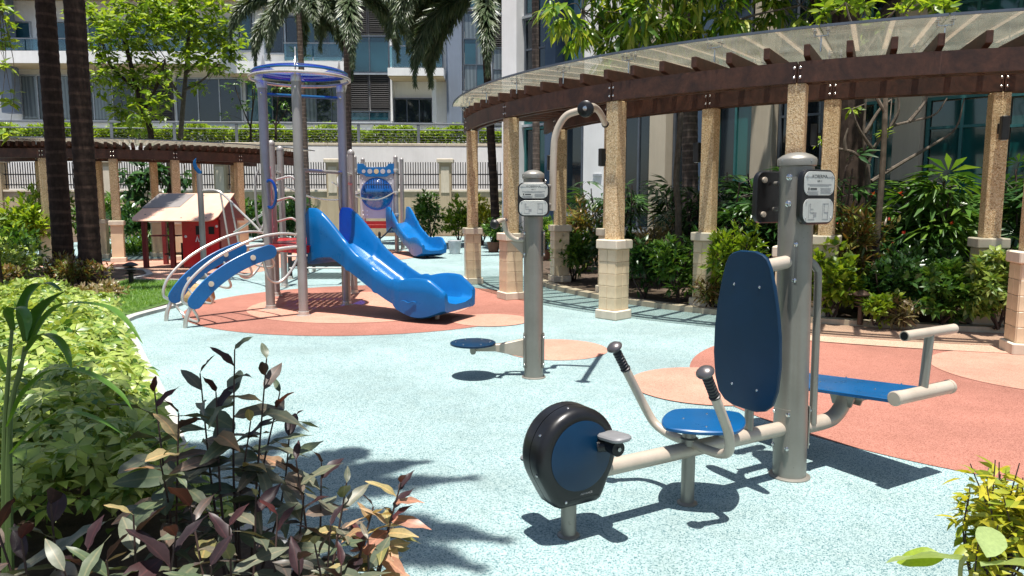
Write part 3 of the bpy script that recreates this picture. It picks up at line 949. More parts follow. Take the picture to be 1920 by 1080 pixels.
# ---------------------------------------------------------------- fitness stations
def rrect(w, h, r, n=5):
    pts = []
    for cx, cy, a in ((w / 2 - r, h / 2 - r, 0), (-w / 2 + r, h / 2 - r, 90), (-w / 2 + r, -h / 2 + r, 180), (w / 2 - r, -h / 2 + r, 270)):
        for i in range(n + 1):
            t = R(a + 90 * i / n); pts.append((cx + r * math.cos(t), cy + r * math.sin(t)))
    return pts


def bolt(mb, p, ax, r=.011):
    mb.lathe([(r * 1.25, -.003), (r * 1.25, r * .15), (r, r * .3), (r * .92, r * .6), (r * .5, r * .85), (.0008, r * .92)], p, ax, 12)


def text_mesh(body, size, p, ex, ez, m, parent, name="lettering"):
    cu = bpy.data.curves.new(name, 'FONT'); cu.body = body; cu.size = size; cu.align_x = 'CENTER'; cu.extrude = .0004; cu.resolution_u = 3
    tmp = bpy.data.objects.new(name, cu); COL.objects.link(tmp)
    me = bpy.data.meshes.new_from_object(tmp.evaluated_get(bpy.context.evaluated_depsgraph_get()))
    bpy.data.objects.remove(tmp); bpy.data.curves.remove(cu)
    me.materials.clear(); me.materials.append(m)
    ex, ez = nrm(ex), nrm(ez); ey = np.cross(ez, ex)
    o = bpy.data.objects.new(name, me); COL.objects.link(o)
    off = Vector(p) - origin_of(parent)
    # text lies in its own xy plane: x -> ex, y -> ez, z -> outward
    out = np.cross(ex, ez)
    MM = Matrix(((ex[0], ez[0], out[0], off[0]), (ex[1], ez[1], out[1], off[1]), (ex[2], ez[2], out[2], off[2]), (0, 0, 0, 1)))
    o.parent = parent; o.matrix_basis = MM
    return o


def sign(root, c, nv, w=.265, h=.285):
    """black backed double plate; nv = outward direction"""
    nv = nrm(nv); ez = np.array([0, 0, 1.]); ex = np.cross(ez, nv)
    c = np.asarray(c, float)
    mb = MB(); mb.prism(rrect(w, h, .055, 6), c - nv * .02, ex, ez, .034, .006); s = mb.build("sign_board", M["black"], root)
    for k in (1, -1):
        mb = MB(); mb.prism(rrect(w - .028, h / 2 - .02, .042, 6), c + nv * .0142 + ez * k * (h / 4 - .001), ex, ez, .003, .001); mb.build("plate", M["plate"], s)
    o = c + nv * .0175
    text_mesh("KOBERMA", .026, o + ez * .098, ex, ez, M["ink"], s)
    text_mesh("HB 11", .015, o + ez * .078, ex, ez, M["ink"], s)
    mb = MB()
    def bar(x, z, a, b, mi=0): mb.box(o + ex * x + ez * z + nv * .0003, (a, b, .0006), M=np.stack([ex, ez, nv], 1), mi=mi)
    for x, a in ((-.085, .05), (.088, .06)): bar(x, .103, a, .004, 1)
    bar(0, .066, .19, .003, 1); bar(0, .060, .15, .003, 1)
    bar(-.045, .042, .05, .008); bar(-.082, .042, .009, .014)
    for k in range(5): bar(.05, .046 - k * .006, .085 - .01 * (k % 2), .0028, 1)
    for k in range(4): bar(-.05, .028 - k * .006, .085 - .012 * (k % 2), .0028, 1)
    # exercise figures on the lower plate
    z0 = -.072
    for x0, kk in ((-.055, 1), (.055, 0)):
        bar(x0 - .022, z0, .0025, .075, 1); bar(x0 - .01, z0 + .012, .006, .03, 1); bar(x0 - .01, z0 + .034, .009, .009, 1)
        bar(x0 + .004, z0 - .008, .03, .005, 1); bar(x0 + .018, z0 - .022, .005, .03, 1)
        if kk: bar(x0 + .03, z0 - .018, .018, .022, 1); bar(x0 + .004, z0 + .01, .022, .004, 1)
        else: bar(x0 + .022, z0, .0025, .075, 1); bar(x0, z0 + .038, .046, .0025, 1)
        bar(x0, z0 - .043, .05, .003, 1)
    mb.build("printing", [M["ink"], M["ink2"]], s)
    mb = MB()
    for x in (-1, 1):
        for z in (h / 2 - .035, .022, -.022, -h / 2 + .035): bolt(mb, o + ex * x * (w / 2 - .035) + ez * z, nv, .004)
    mb.build("screw", M["steel"], s)
    mb = MB()
    for x in (-1, 1):
        for z in (-1, 1): mb.lathe([(.001, 0), (.016, 0), (.016, .012), (.001, .014)], c - nv * .0205 + ex * x * w * .3 + ez * z * h * .33, -nv, 12)
    mb.build("stud", M["tube"], s)
    return s


def big_post(root, O, H, lean, r=.09):
    """round post with four shallow ribs and a domed cap"""
    b = np.array([O[0], O[1], 0.]); tp = b + np.array([lean[0], lean[1], H - .06]); ax = nrm(tp - b)
    n = 48; mb = MB(); vs = []
    for p in (b - (0, 0, .02), tp):
        for k in range(n):
            a = 2 * math.pi * k / n
            rr = r * (1 - .045 * max(0, math.cos(4 * a + .8)) ** 10)
            vs.append(p + np.array([rr * math.cos(a), rr * math.sin(a), 0]))
    mb.add(vs, [(k, (k + 1) % n, n + (k + 1) % n, n + k) for k in range(n)] + [tuple(range(n, 2 * n))])
    mb.build("post", M["post"], root)
    mb = MB(); mb.lathe([(r + .004, -.022), (r + .010, -.018), (r + .012, .012), (r + .008, .022), (r * .82, .038), (r * .45, .050), (.001, .054)], tp, ax, 32); cp = mb.build("cap", M["post"], root)
    mb = MB()
    for k in range(4):
        a = k * math.pi / 2 + .4; bolt(mb, tp + np.array([math.cos(a), math.sin(a), 0]) * (r + .009) + (0, 0, .008), (math.cos(a), math.sin(a), 0), .005)
    mb.build("screw", M["steel"], cp)
    mb = MB(); mb.lathe([(r + .022, -.01), (r + .022, .006), (r + .004, .012)], b, n=32); mb.build("base_ring", M["post"], root)
    return tp


def bracket(root, O, dirv, z, lean=0, w=.11, h=.24, r=.09):
    """plate bent round the post with four bolts"""
    dv = nrm([dirv[0], dirv[1], 0]); a0 = math.atan2(dv[1], dv[0])
    mb = MB(); vs = []; fs = []
    c = np.array([O[0], O[1], z], float); half = w / 2 / r; n = 10; rr = r + .003
    for zz in (-h / 2, h / 2):
        for rad in (rr, rr + .007):
            for i in range(n + 1):
                a = a0 - half + 2 * half * i / n
                vs.append(c + np.array([rad * math.cos(a), rad * math.sin(a), zz]))
    m = n + 1
    for i in range(n):
        fs += [(m + i, m + i + 1, 3 * m + i + 1, 3 * m + i), (i + 1, i, 2 * m + i, 2 * m + i + 1), (2 * m + i, 3 * m + i, 3 * m + i + 1, 2 * m + i + 1), (i, i + 1, m + i + 1, m + i)]
    fs += [(0, m, 3 * m, 2 * m), (n, 2 * m + n, 3 * m + n, m + n)]
    mb.add(vs, fs); p = mb.build("bracket", M["post"], root)
    for sgn in (-1, 1):
        for zz in (-1, 1):
            a = a0 + sgn * half * .78; ax = (math.cos(a), math.sin(a), 0)
            mb = MB(); bolt(mb, c + np.array(ax) * (rr + .007) + (0, 0, zz * h * .4), ax, .010); mb.build("bolt", M["steel"], p)
    return p


# ---- station 1: leg press / sit-up bench
O1 = np.array([1.56, 4.01, 0]); dA = np.array([.866, .5, 0]); nA = np.array([.5, -.866, 0])
def L1(a, b, z): return O1 + dA * a + nA * b + np.array([0, 0, z])
st = thing("fitness_station", "grey fitness post with seat, black pedal wheel and blue sit-up bench in the foreground", "exercise machine", tuple(O1), "outdoor fitness stations")
lean1 = np.array([-.035, 0]); H1 = 1.80
big_post(st, O1, H1, lean1)
for nm, b, z in (("leg", -1.5, .20), ("leg", -.767, .415)):
    mb = MB(); p = L1(b, 0, 0); mb.tube([p - (0, 0, .02), p + (0, 0, z)], .036 if b < -1 else .034, 20)
    mb.lathe([(.052, -.01), (.052, .006), (.036, .012)], p, n=20); mb.build(nm, M["post"], st)
mb = MB(); mb.tube([L1(-1.42, 0, .285), L1(-.085, 0, .285)], .04, 24); mb.build("arm", M["tube"], st)
bracket(st, O1, -dA, .28); bracket(st, O1, -dA, 1.21)
mb = MB(); mb.tube([L1(-.088, 0, 1.21), L1(-.30, 0, 1.19)], .036, 20); mb.lathe([(.036, 0), (.045, .001), (.045, .012), (.001, .013)], L1(-.30, 0, 1.19), -dA, 20); mb.build("backrest_arm", M["tube"], st)
# pedal wheel housing
bx = thing("pedal_wheel", None, None, (0, 0, 0)); bx.parent = st; bx.location = Vector(L1(-1.5, 0, .41)) - Vector(O1)
out = []
rc = .212
for i in range(33):
    a = R(-28 + 236 * i / 32); out.append((rc * math.cos(a), rc * math.sin(a)))
out += [(-.135, -.195), (-.115, -.228), (-.09, -.24), (.10, -.24), (.125, -.228), (.145, -.195)]
c0 = L1(-1.5, 0, .41)
def shell(b0, b1):
    """half of the housing with generously rounded outer rim"""
    mb = MB(); n = len(out); P = np.array(out)
    e = np.roll(P, -1, 0) - np.roll(P, 1, 0); vn = np.stack([e[:, 1], -e[:, 0]], 1); vn /= np.linalg.norm(vn, axis=1)[:, None]
    sg = 1 if b1 > b0 else -1; D = abs(b1 - b0); vs = []
    rings = [(0, 0)] + [(.045 * (1 - math.cos(t)), D - .045 * (1 - math.sin(t))) for t in np.linspace(0, math.pi / 2, 7)]
    for ins, dd in rings:
        Q = P - vn * ins
        vs += [c0 + dA * q[0] + np.array([0, 0, q[1]]) + nA * (b0 + sg * dd) for q in Q]
    fs = []
    for r in range(len(rings) - 1):
        for i in range(n):
            j = (i + 1) % n
            f = (r * n + i, r * n + j, (r + 1) * n + j, (r + 1) * n + i); fs.append(f if sg > 0 else f[::-1])
    k = (len(rings) - 1) * n; f = tuple(range(k, k + n)); fs.append(f if sg > 0 else f[::-1])
    f = tuple(range(n - 1, -1, -1)); fs.append(f if sg > 0 else f[::-1])
    mb.add(vs, fs); return mb
shell(.0025, .095).build("housing", M["black"], bx, 50); shell(-.0025, -.095).build("housing", M["black"], bx, 50)
for sgn in (1, -1):
    mb = MB(); mb.lathe([(.001, 0), (.158, 0), (.160, .002), (.157, .004), (.001, .0045)], c0 + nA * sgn * .0955, nA * sgn, 56); mb.build("disc", M["hpl_blue_dark"], bx)
    pd = L1(-1.5 + (.125 if sgn > 0 else -.075), sgn * .17, .41 + sgn * .085)
    mb = MB(); mb.tube([c0 + nA * sgn * .10 + dA * sgn * .09 + (0, 0, sgn * .03), pd - nA * sgn * .03 - (0, 0, .045), pd - nA * sgn * .0 - (0, 0, .045)], .026, 16)
    mb.lathe([(.001, -.04), (.032, -.04), (.034, .03), (.001, .03)], pd - (0, 0, .045), nA, 20); mb.build("crank", M["black"], bx)
    tl = nrm(dA + np.array([0, 0, .06])); ey = nrm(nA + np.array([0, 0, .10]))
    o_ = rrect(.165, .105, .042, 6)
    mb = MB(); mb.prism(o_, pd - np.cross(tl, ey) * .0 + (0, 0, -.008), ey, tl, -.02 if False else .022, .007)
    mb.build("pedal", M["pedal"], bx)
    mb = MB(); mb.lathe([(.001, 0), (.010, 0), (.010, .006), (.001, .006)], pd + nA * .032 - (0, 0, .045), nA, 6); mb.build("nut", M["steel"], bx)
mb = MB()
for a in (100, 150, 200): bolt(mb, c0 + dA * rc * math.cos(R(a)) + np.array([0, 0, rc * math.sin(R(a))]) + nA * .04, dA * math.cos(R(a)) + np.array([0, 0, math.sin(R(a))]), .006)
bolt(mb, c0 + nA * .0955 - dA * .08 - (0, 0, .2), nA, .005)
mb.build("screw", M["steel"], bx)
text_mesh("ADVANCE", .014, c0 + nA * .0958 + dA * .03 - (0, 0, .182), np.cross((0, 0, 1), nA), (0, 0, 1), M["ink2"], bx)
# seat
so = []
for i in range(48):
    a = 2 * math.pi * i / 48; x, y = math.cos(a), math.sin(a)
    rr = 1 / ((abs(x) ** 1.45 + abs(y) ** 1.45) ** (1 / 1.45)); so.append((.25 * rr * x, .215 * rr * y))
mb = MB(); mb.prism(so, L1(-.70, .03, .418), dA, np.array([-dA[1], dA[0], 0]), .022, .006); mb.build("seat", M["hpl_blue"], st)
mb = MB(); mb.box(L1(-.68, 0, .406), (.26, .12, .016), math.atan2(.5, .866)); mb.box(L1(-.68, 0, .391), (.06, .22, .014), math.atan2(.5, .866)); mb.tube([L1(-.55, 0, .30), L1(-.55, 0, .412)], .028, 16); mb.build("seat_bracket", M["post"], st)
mb = MB()
for a, b in ((-.78, .1), (-.62, .1), (-.78, -.06), (-.62, -.06)): bolt(mb, L1(a, b + .03, .440), (0, 0, 1), .005)
mb.build("screw", M["steel"], st)
# backrest: tapered board with round ends, leaning back a little
bo = []
prof = [(-.42, .0), (-.418, .08), (-.40, .14), (-.36, .185), (-.28, .213), (-.15, .226), (0, .221), (.12, .205), (.25, .178), (.34, .152), (.385, .128), (.405, .10), (.42, .05)]
bo = [(x, z) for z, x in prof] + [(-x, z) for z, x in reversed(prof[1:])] 
bo = [(x, z) for x, z in bo]
tilt = nrm(np.array([0, 0, 1.]) - dA * .02); bc = L1(-.37, 0, .86)
fx = np.cross(tilt, -dA)
mb = MB(); mb.prism(bo, bc, fx, tilt, .022, .005); bk = mb.build("backrest", M["hpl_blue_dark"], st)
fnv = np.cross(fx, tilt)
mb = MB()
for x, z in ((-.085, .24), (.085, .24), (-.085, -.30), (.085, -.30)): bolt(mb, bc + fx * x + tilt * z + fnv * .021, fnv, .006)
mb.build("screw", M["steel"], bk)
mb = MB(); mb.tube([L1(-.385 + .045, 0, .30), L1(-.37 + .03, 0, .95), L1(-.31, 0, 1.19)], .024, 14); mb.build("backrest_support", M["post"], st)
# handles
for sgn in (1, -1):
    pts = [L1(-.767, .0, .33), L1(-.755, sgn * .10, .315), L1(-.75, sgn * .20, .32), L1(-.77, sgn * .27, .36), L1(-.81, sgn * .305, .45), L1(-.87, sgn * .315, .56), L1(-.925, sgn * .32, .655)]
    mb = MB(); mb.tube(cr(pts, 6), .0235, 16); h = mb.build("handle", M["tube"], st)
    gx = nrm(np.array(pts[-1]) - np.array(pts[-2])); g0 = np.array(pts[-1])
    pr = [(.001, -.006), (.026, -.005), (.028, .004), (.021, .008)]
    for k in range(6): pr += [(.0205, .010 + k * .017), (.0245, .016 + k * .017), (.0245, .022 + k * .017), (.0205, .026 + k * .017)]
    pr += [(.021, .115), (.021, .122), (.001, .123)]
    mb = MB(); mb.lathe(pr, g0, gx, 20); mb.build("grip", M["grip"], h)
    mb = MB(); mb.lathe([(.001, .118), (.022, .119), (.040, .134), (.043, .142), (.040, .150), (.026, .162), (.001, .167)], g0, gx, 24); mb.build("knob", M["gun"], h)
mb = MB(); mb.lathe([(.001, -.012), (.046, -.012), (.046, .02), (.036, .026), (.001, .027)], L1(-.767, 0, .325), n=20); mb.build("collar", M["post"], st)
# sit-up bench on the other side
sign(st, L1(0, .125, 1.555) + np.array([-.03, 0, 0]), nA); sg2 = sign(st, L1(0, -.175, 1.555) + np.array([-.03, 0, 0]), -nA)
for b0, b1 in ((.085, .105), (-.085, -.155)):
    for z in (1.49, 1.63): mb = MB(); mb.tube([L1(-.035, b0, z), L1(-.035, b1, z)], .012, 10); mb.build("sign_arm", M["post"], st)
mb = MB()
for z in (1.66, 1.52): bolt(mb, O1 + np.array([-.03, 0, z]) + nrm(-dA + nA * .25) * .091, nrm(-dA + nA * .25), .014); bolt(mb, O1 + np.array([-.03, 0, z]) + nrm(nA - dA * .45) * .091, nrm(nA - dA * .45), .014)
mb.build("bolt", M["steel"], st)
arm = cr([L1(.085, 0, .27), L1(.26, 0, .27), L1(.36, 0, .285), L1(.43, 0, .34), L1(.46, 0, .40), L1(.465, 0, .435)], 6)
mb = MB(); mb.tube(arm, .044, 22); mb.build("bench_arm", M["tube"], st)
bracket(st, O1, dA, .28)
mb = MB(); mb.tube(cr([L1(.135, .035, .29), L1(.13, .035, .5), L1(.12, .035, 1.08), L1(.105, .03, 1.17), L1(.06, .01, 1.22)], 5), .021, 14); mb.build("support_tube", M["post"], st)
bl = thing("sit_up_bench", None, None, (0, 0, 0)); bl.parent = st; bl.location = (.416, .24, .5)
bd = [(.26, -.82), (.70, -.82), (.70, .40), (.26, .40)]
nT = nrm(nA + np.array([0, 0, .10]))
def zb_(b): return .10 * (b - .44)
ctr = L1(.48, -.2, .505 + zb_(-.2))
mb = MB(); mb.prism([(-.20, -.62), (.20, -.62), (.215, -.60), (.215, .60), (.20, .62), (-.20, .62), (-.215, .60), (-.215, -.60)], ctr, np.array([nA[1], -nA[0], 0]) * -1, nT, .022, .004)
mb.build("board", M["hpl_blue"], bl)
mb = MB()
for a in (.33, .63): mb.tube([L1(a, -.8, .487 + zb_(-.8)), L1(a, .38, .487 + zb_(.38))], .018, 12)
for b in (-.7, -.07, .07): mb.tube([L1(.33, b, .487 + zb_(b)), L1(.63, b, .487 + zb_(b))], .014, 10)
mb.box(L1(.48, 0, .418), (.24, .09, .04), math.atan2(nA[1], nA[0])); mb.prism([(-.09, .0), (.09, 0), (.06, -.08), (-.06, -.08)], L1(.425, 0, .425), nA, (0, 0, 1), -.012); mb.prism([(-.09, .0), (.09, 0), (.06, -.08), (-.06, -.08)], L1(.51, 0, .425), nA, (0, 0, 1), -.012)
mb.build("bench_frame", M["post"], bl)
mb = MB()
for a in (.36, .60):
    for b in (-.6, -.1, .25): bolt(mb, L1(a, b, .527 + zb_(b)), (0, 0, 1), .004)
mb.build("screw", M["steel"], bl)
e0, e1 = L1(.245, .44, .515), L1(.735, .44, .515)
mb = MB(); mb.tube([e0, e1], .037, 24); mb.build("roller", M["tube"], bl)
for p, dx in ((e0, -dA), (e1, dA)): mb = MB(); mb.lathe([(.001, -.01), (.0395, -.01), (.0395, .008), (.034, .012), (.001, .012)], p, dx, 24); mb.build("roller_cap", M["tube"], bl)
mb = MB(); mb.tube([L1(.49, .44, .54), L1(.49, .455, .835)], .024, 18); mb.build("foot_post", M["post"], bl)
q0, q1 = L1(.265, .455, .845), L1(.715, .455, .845)
mb = MB(); mb.tube([q0, q1], .0265, 22); mb.build("foot_bar", M["tube"], bl)
for p, dx in ((q0, -dA), (q1, dA)): mb = MB(); mb.lathe([(.001, -.004), (.021, -.004), (.021, .001), (.001, .0015)], p, dx, 18); mb.build("foot_bar_end", M["black"], bl)

# ---- station 2: standing twister with a pull-up arm
O2 = np.array([.19, 6.34, 0])
st2 = thing("fitness_station", "grey fitness post with round blue twister plate and tall curved pull-up arm", "exercise machine", tuple(O2), "outdoor fitness stations")
big_post(st2, O2, 1.80, (-.01, 0), .083)
sign(st2, O2 + np.array([-.01, -.11, 1.545]), (-.06, -1, 0))
mb = MB()
for z in (1.48, 1.62): mb = MB(); mb.tube([O2 + (-.01, -.08, z), O2 + (-.01, -.1, z)], .03, 12); mb.build("sign_arm", M["post"], st2)
dB = np.array([-1., 0, 0])
bracket(st2, O2, dB, 1.17, w=.10, h=.22, r=.083); bracket(st2, O2, dB, .24, w=.10, h=.3, r=.083); bracket(st2, O2, -dB, 1.17, w=.10, h=.22, r=.083); bracket(st2, O2, -dB, .24, w=.10, h=.3, r=.083); bracket(st2, O2, nrm((1, .5, 0)), 1.62, w=.10, h=.2, r=.083)
hp = cr([O2 + (-.085, 0, 1.20), O2 + (-.17, -.01, 1.21), O2 + (-.235, -.03, 1.27), O2 + (-.255, -.06, 1.345), O2 + (-.27, -.10, 1.37), O2 + (-.30, -.18, 1.365), O2 + (-.33, -.26, 1.345)], 6)
mb = MB(); mb.tube(hp, .021, 16); mb.prism([(0, 0), (.12, 0), (0, -.12)], O2 + (-.088, .006, 1.185), (-1, 0, 0), (0, 0, 1), .012); h2 = mb.build("handle", M["tube"], st2)
mb = MB(); mb.lathe([(.001, -.005), (.036, -.004), (.040, .004), (.036, .02), (.026, .03), (.001, .032)], hp[-1], nrm(hp[-1] - hp[-2]), 20); mb.build("grip", M["grip"], h2)
mb = MB(); mb.lathe([(.001, 0), (.028, 0), (.028, .016), (.018, .026), (.001, .027)], hp[18] + (0, 0, .016), n=16); mb.build("knob", M["gun"], h2)
mb = MB()
arm_o = [(.086, .17), (.086, .33), (.30, .285), (.56, .27), (.56, .222), (.34, .222)]
mb.prism([(x, z) for x, z in arm_o], O2 + (0, .03, 0), (-1, 0, 0), (0, 0, 1), -.06 if False else .06, .004); mb.build("plate_arm", M["tube"], st2)
tc = O2 + (-.53, 0, .29)
mb = MB(); mb.lathe([(.001, -.09), (.018, -.085), (.026, -.07), (.026, -.02), (.06, -.018), (.06, -.002), (.001, -.001)], tc, n=20); mb.build("swivel_bearing", M["post"], st2)
mb = MB(); mb.lathe([(.001, 0), (.190, 0), (.198, .004), (.198, .018), (.192, .022), (.001, .023)], tc, n=56); tp_ = mb.build("twister_plate", M["hpl_blue_dark"], st2)
mb = MB()
for k in range(6): bolt(mb, tc + (.15 * math.cos(k * 1.047), .15 * math.sin(k * 1.047), .023), (0, 0, 1), .007)
mb.build("screw", M["steel"], tp_)
pa = cr([O2 + (.16, .08, 1.45), O2 + (.165, .08, 1.9), O2 + (.185, .08, 2.10), O2 + (.26, .06, 2.24), O2 + (.37, .03, 2.285), O2 + (.50, 0, 2.30)], 8)
mb = MB(); mb.tube(pa, .03, 18); mb.lathe([(.001, -.002), (.03, 0), (.001, .002)], pa[0], n=16); mb.build("pull_up_arm", M["tube"], st2)
mb = MB()
for z in (1.5, 1.66): mb.tube([O2 + (.07, .035, z), O2 + (.165, .08, z)], .016, 10)
mb.build("arm_clamp", M["post"], st2)
b0, b1 = O2 + (.375, -.56, 2.25), O2 + (.66, .55, 2.25)
bm = (b0 + b1) / 2
mb = MB(); mb.tube(cr([b0 + (0, 0, -.02), b0 * .75 + b1 * .25 + (0, 0, .035), bm + (0, 0, .05), b0 * .25 + b1 * .75 + (0, 0, .035), b1 + (0, 0, -.02)], 8), .027, 16); br = mb.build("pull_up_bar", M["tube"], st2)
mb = MB(); ax = nrm(b0 - b1)
mb.lathe([(.001, -.02), (.05, -.02), (.062, -.01), (.062, .03), (.045, .042), (.001, .044)], b0 + (0, 0, -.02), ax, 24); mb.build("bar_end", M["black"], br); mb = MB(); mb.lathe([(.001, -.02), (.03, -.02), (.034, .02), (.001, .022)], b1 + (0, 0, -.02), -ax, 20); mb.build("bar_end", M["black"], br)
mb = MB(); mb.lathe([(.001, .043), (.02, .044), (.016, .055), (.001, .057)], b0 + (0, 0, -.02), ax, 16); mb.build("nut", M["steel"], br)


# ---------------------------------------------------------------- playground
pl = thing("playground_tower", "triangular play tower with blue slide, curved climber and second deck with bubble window", "playground structure", (-2.88, 10.33, 0))
PA, PB, PCc = np.array([-3.42, 10.38, 0]), np.array([-2.79, 9.80, 0]), np.array([-2.44, 10.81, 0])
ctr3 = (PA + PB + PCc) / 3
DZ = .93


def play_post(p, h, r=.057, m="post_play", dome=True, parent=None):
    mb = MB(); mb.tube([p - (0, 0, .02), p + (0, 0, h)], r, 20)
    if dome: mb.lathe([(r + .002, -.02), (r + .003, .0), (r * .95, .025), (r * .6, .05), (.001, .062)], p + (0, 0, h), n=20)
    o = mb.build("post", M[m], parent or pl)
    mb = MB(); mb.lathe([(r + .035, 0), (r + .035, .01), (r + .012, .014), (r + .010, .06), (r, .064)], p, n=20); mb.build("foot_collar", M["tube_play"], o)
    return o


for p in (PA, PB, PCc): play_post(p, 3.12, .062, dome=False)
# roof ring and blue canopy
R3 = .66; RZ = 3.17
mb = MB(); mb.tube([ctr3 + (R3 * math.cos(2 * math.pi * i / 60), R3 * math.sin(2 * math.pi * i / 60), RZ) for i in range(61)], .020, 10, cap=False); mb.build("roof_ring", M["tube_play"], pl)
mb = MB(); mb.tube([ctr3 + (.632 * math.cos(2 * math.pi * i / 60), .632 * math.sin(2 * math.pi * i / 60), RZ + .07) for i in range(61)], .012, 8, cap=False); mb.build("roof_ring", M["hpl_blue"], pl)
mb = MB(); prof = [(.63 * math.cos(a), .07 + .09 * math.sin(a)) for a in np.linspace(0, math.radians(52), 9)]
vs, fs = [], []
for thick in (0, .008):
    for r, z in prof:
        for k in range(60): vs.append(ctr3 + (max(r, .002) * math.cos(2 * math.pi * k / 60), max(r, .002) * math.sin(2 * math.pi * k / 60), RZ + z + thick))
for r in range(len(prof) - 1):
    for k in range(60):
        j = (k + 1) % 60; q = r * 60
        fs.append((q + k, q + j, q + 60 + j, q + 60 + k)); q += len(prof) * 60; fs.append((q + 60 + k, q + 60 + j, q + j, q + k))
mb.add(vs, fs); mb.build("canopy", M["blue_clear"], pl)
for a0_, p in zip((0, 1, 2), (PA, PB, PCc)):
    dv = nrm(p - ctr3); z0 = RZ
    fin = [(-.26, .185), (-.12, .155), (-.02, .10), (0.02, -.10), (.07, -.12), (.105, .0), (.10, .08), (.04, .17), (-.0, .21), (-.02, .33), (-.055, .21), (-.16, .205)]
    mb = MB(); mb.prism(fin, p + (0, 0, z0) - np.cross(dv, (0, 0, 1)) * .006, dv, (0, 0, 1), .012, .002); mb.build("roof_fin", M["tube_play"], pl)
    mb = MB(); mb.lathe([(.066, -.02), (.067, .06), (.06, .075), (.001, .08)], p + (0, 0, 3.08), n=20); cpo = mb.build("post_cap", M["tube_play"], pl)
    mb = MB(); bolt(mb, p + dv * .0 + np.array([0, -.064, 2.98]), (0, -1, 0), .012); mb.build("bolt", M["steel"], cpo)
mb = MB(); mb.tube([PA + (0, 0, 2.98), PCc + (0, 0, 2.98)], .022, 10); mb.build("roof_rail", M["hpl_blue"], pl)


def rail(pts, r=.018, m="tube_play", name="rail", parent=None, smooth_n=6, n=10):
    mb = MB(); mb.tube(cr(pts, smooth_n) if len(pts) > 2 else pts, r, n); return mb.build(name, M[m], parent or pl)


# decks
def deck(pts, z, m="red", holes=True):
    """perforated platform: a rim and strips with gaps so light comes through as dots"""
    P = np.array(pts); c = P.mean(0)
    mb = MB()
    mb.prism([(x, y) for x, y in P], (0, 0, z - .055), (1, 0, 0), (0, 1, 0), .006)
    return mb


def deck_grid(pts, z, m, hole=.05, bar=.06):
    P = np.array([(p[0], p[1]) for p in pts]); lo, hi = P.min(0), P.max(0)
    def inside(x, y):
        s = 0
        for i in range(len(P)):
            a, b = P[i], P[(i + 1) % len(P)]
            if (b[0] - a[0]) * (y - a[1]) - (b[1] - a[1]) * (x - a[0]) < -.012: return False
        return True
    if np.sum(P[:, 0] * np.roll(P[:, 1], -1) - np.roll(P[:, 0], -1) * P[:, 1]) < 0: P = P[::-1]
    mb = MB(); st_ = hole + bar; n = 0
    nx, ny = int((hi[0] - lo[0]) / st_) + 1, int((hi[1] - lo[1]) / st_) + 1
    # grid plate with real square holes: quads around each hole
    for i in range(nx):
        for j in range(ny):
            x, y = lo[0] + i * st_, lo[1] + j * st_
            if not inside(x + st_ / 2, y + st_ / 2): continue
            h = hole / 2; cx, cy = x + st_ / 2, y + st_ / 2
            o = [(x, y), (x + st_, y), (x + st_, y + st_), (x, y + st_)]; q = [(cx - h, cy - h), (cx + h, cy - h), (cx + h, cy + h), (cx - h, cy + h)]
            vs = [(*a, z) for a in o] + [(*a, z) for a in q]
            mb.add(vs, [(0, 1, 5, 4), (1, 2, 6, 5), (2, 3, 7, 6), (3, 0, 4, 7)])
    o = mb.build("deck", M[m], pl, None)
    mb = MB(); Q = [np.array([a[0], a[1], z - .045]) for a in P]
    for i in range(len(Q)):
        a, b = Q[i], Q[(i + 1) % len(Q)]; c = (a + b) / 2; dd = b - a
        mb.box(c, (np.linalg.norm(dd) - .05, .03, .10), math.atan2(dd[1], dd[0]))
    mb.build("deck_rim", M[m], o, None)
    return o


deck_grid([PA, PB, PCc], DZ, "red", .03, .06)
E_, F_ = np.array([-3.80, 11.85, 0]), np.array([-2.62, 12.2, 0])
G_, H_ = np.array([-4.05, 13.1, 0]), np.array([-2.95, 13.5, 0])
for p, h in ((E_, 2.42), (F_, 2.3), (G_, 2.42), (H_, 2.3)): play_post(p, h, .056)
deck_grid([PA, PCc, F_, E_], DZ + .002, "red", .03, .06)
# pink side panels between tower and rear posts
for a, b, z0, z1 in ((PA + (-.03, .12, 0), E_ + (0, -.1, 0), .97, 2.05),):
    d_ = nrm(b - a); w_ = np.linalg.norm(b - a)
    o_ = [(0, 0), (w_, 0), (w_, z1 - z0 - .12), (w_ * .8, z1 - z0), (w_ * .6, z1 - z0 - .08), (w_ * .35, z1 - z0), (0, z1 - z0 - .2)]
    mb = MB(); mb.prism(o_, a + (0, 0, z0), d_, (0, 0, 1), .02, .004); pp = mb.build("side_panel", M["pink"], pl)
    for zz in (.15, .55, .9):
        for ww in (.08, w_ - .1):
            mb = MB(); bolt(mb, a + d_ * ww + np.array([0, 0, z0 + zz]) - np.cross(d_, (0, 0, 1)) * -.02, np.cross(d_, (0, 0, 1)), .016); mb.build("bolt", M["whitepot"], pp)
for z, m_ in ((1.95, "tube_play"), (1.80, "pink")):
    rail([PCc + (-.05, .03, z), F_ + (0, 0, z)], .02, m_)
rail([PB + (0, 0, 1.93), PCc + (0, 0, 1.93)], .024, "post_play", "guard_rail")
for s_, q_ in ((PB, PCc), (PCc, PB)):
    e_ = nrm(q_ - s_)
    rail([s_ + e_ * .10 + (0, 0, 1.93), s_ + e_ * .11 + (0, 0, 1.5), s_ + e_ * .085 + (0, 0, 1.36), s_ + e_ * .06 + (0, 0, 1.33), s_ + (0, 0, 1.32)], .018, "post_play", "grab_rail")
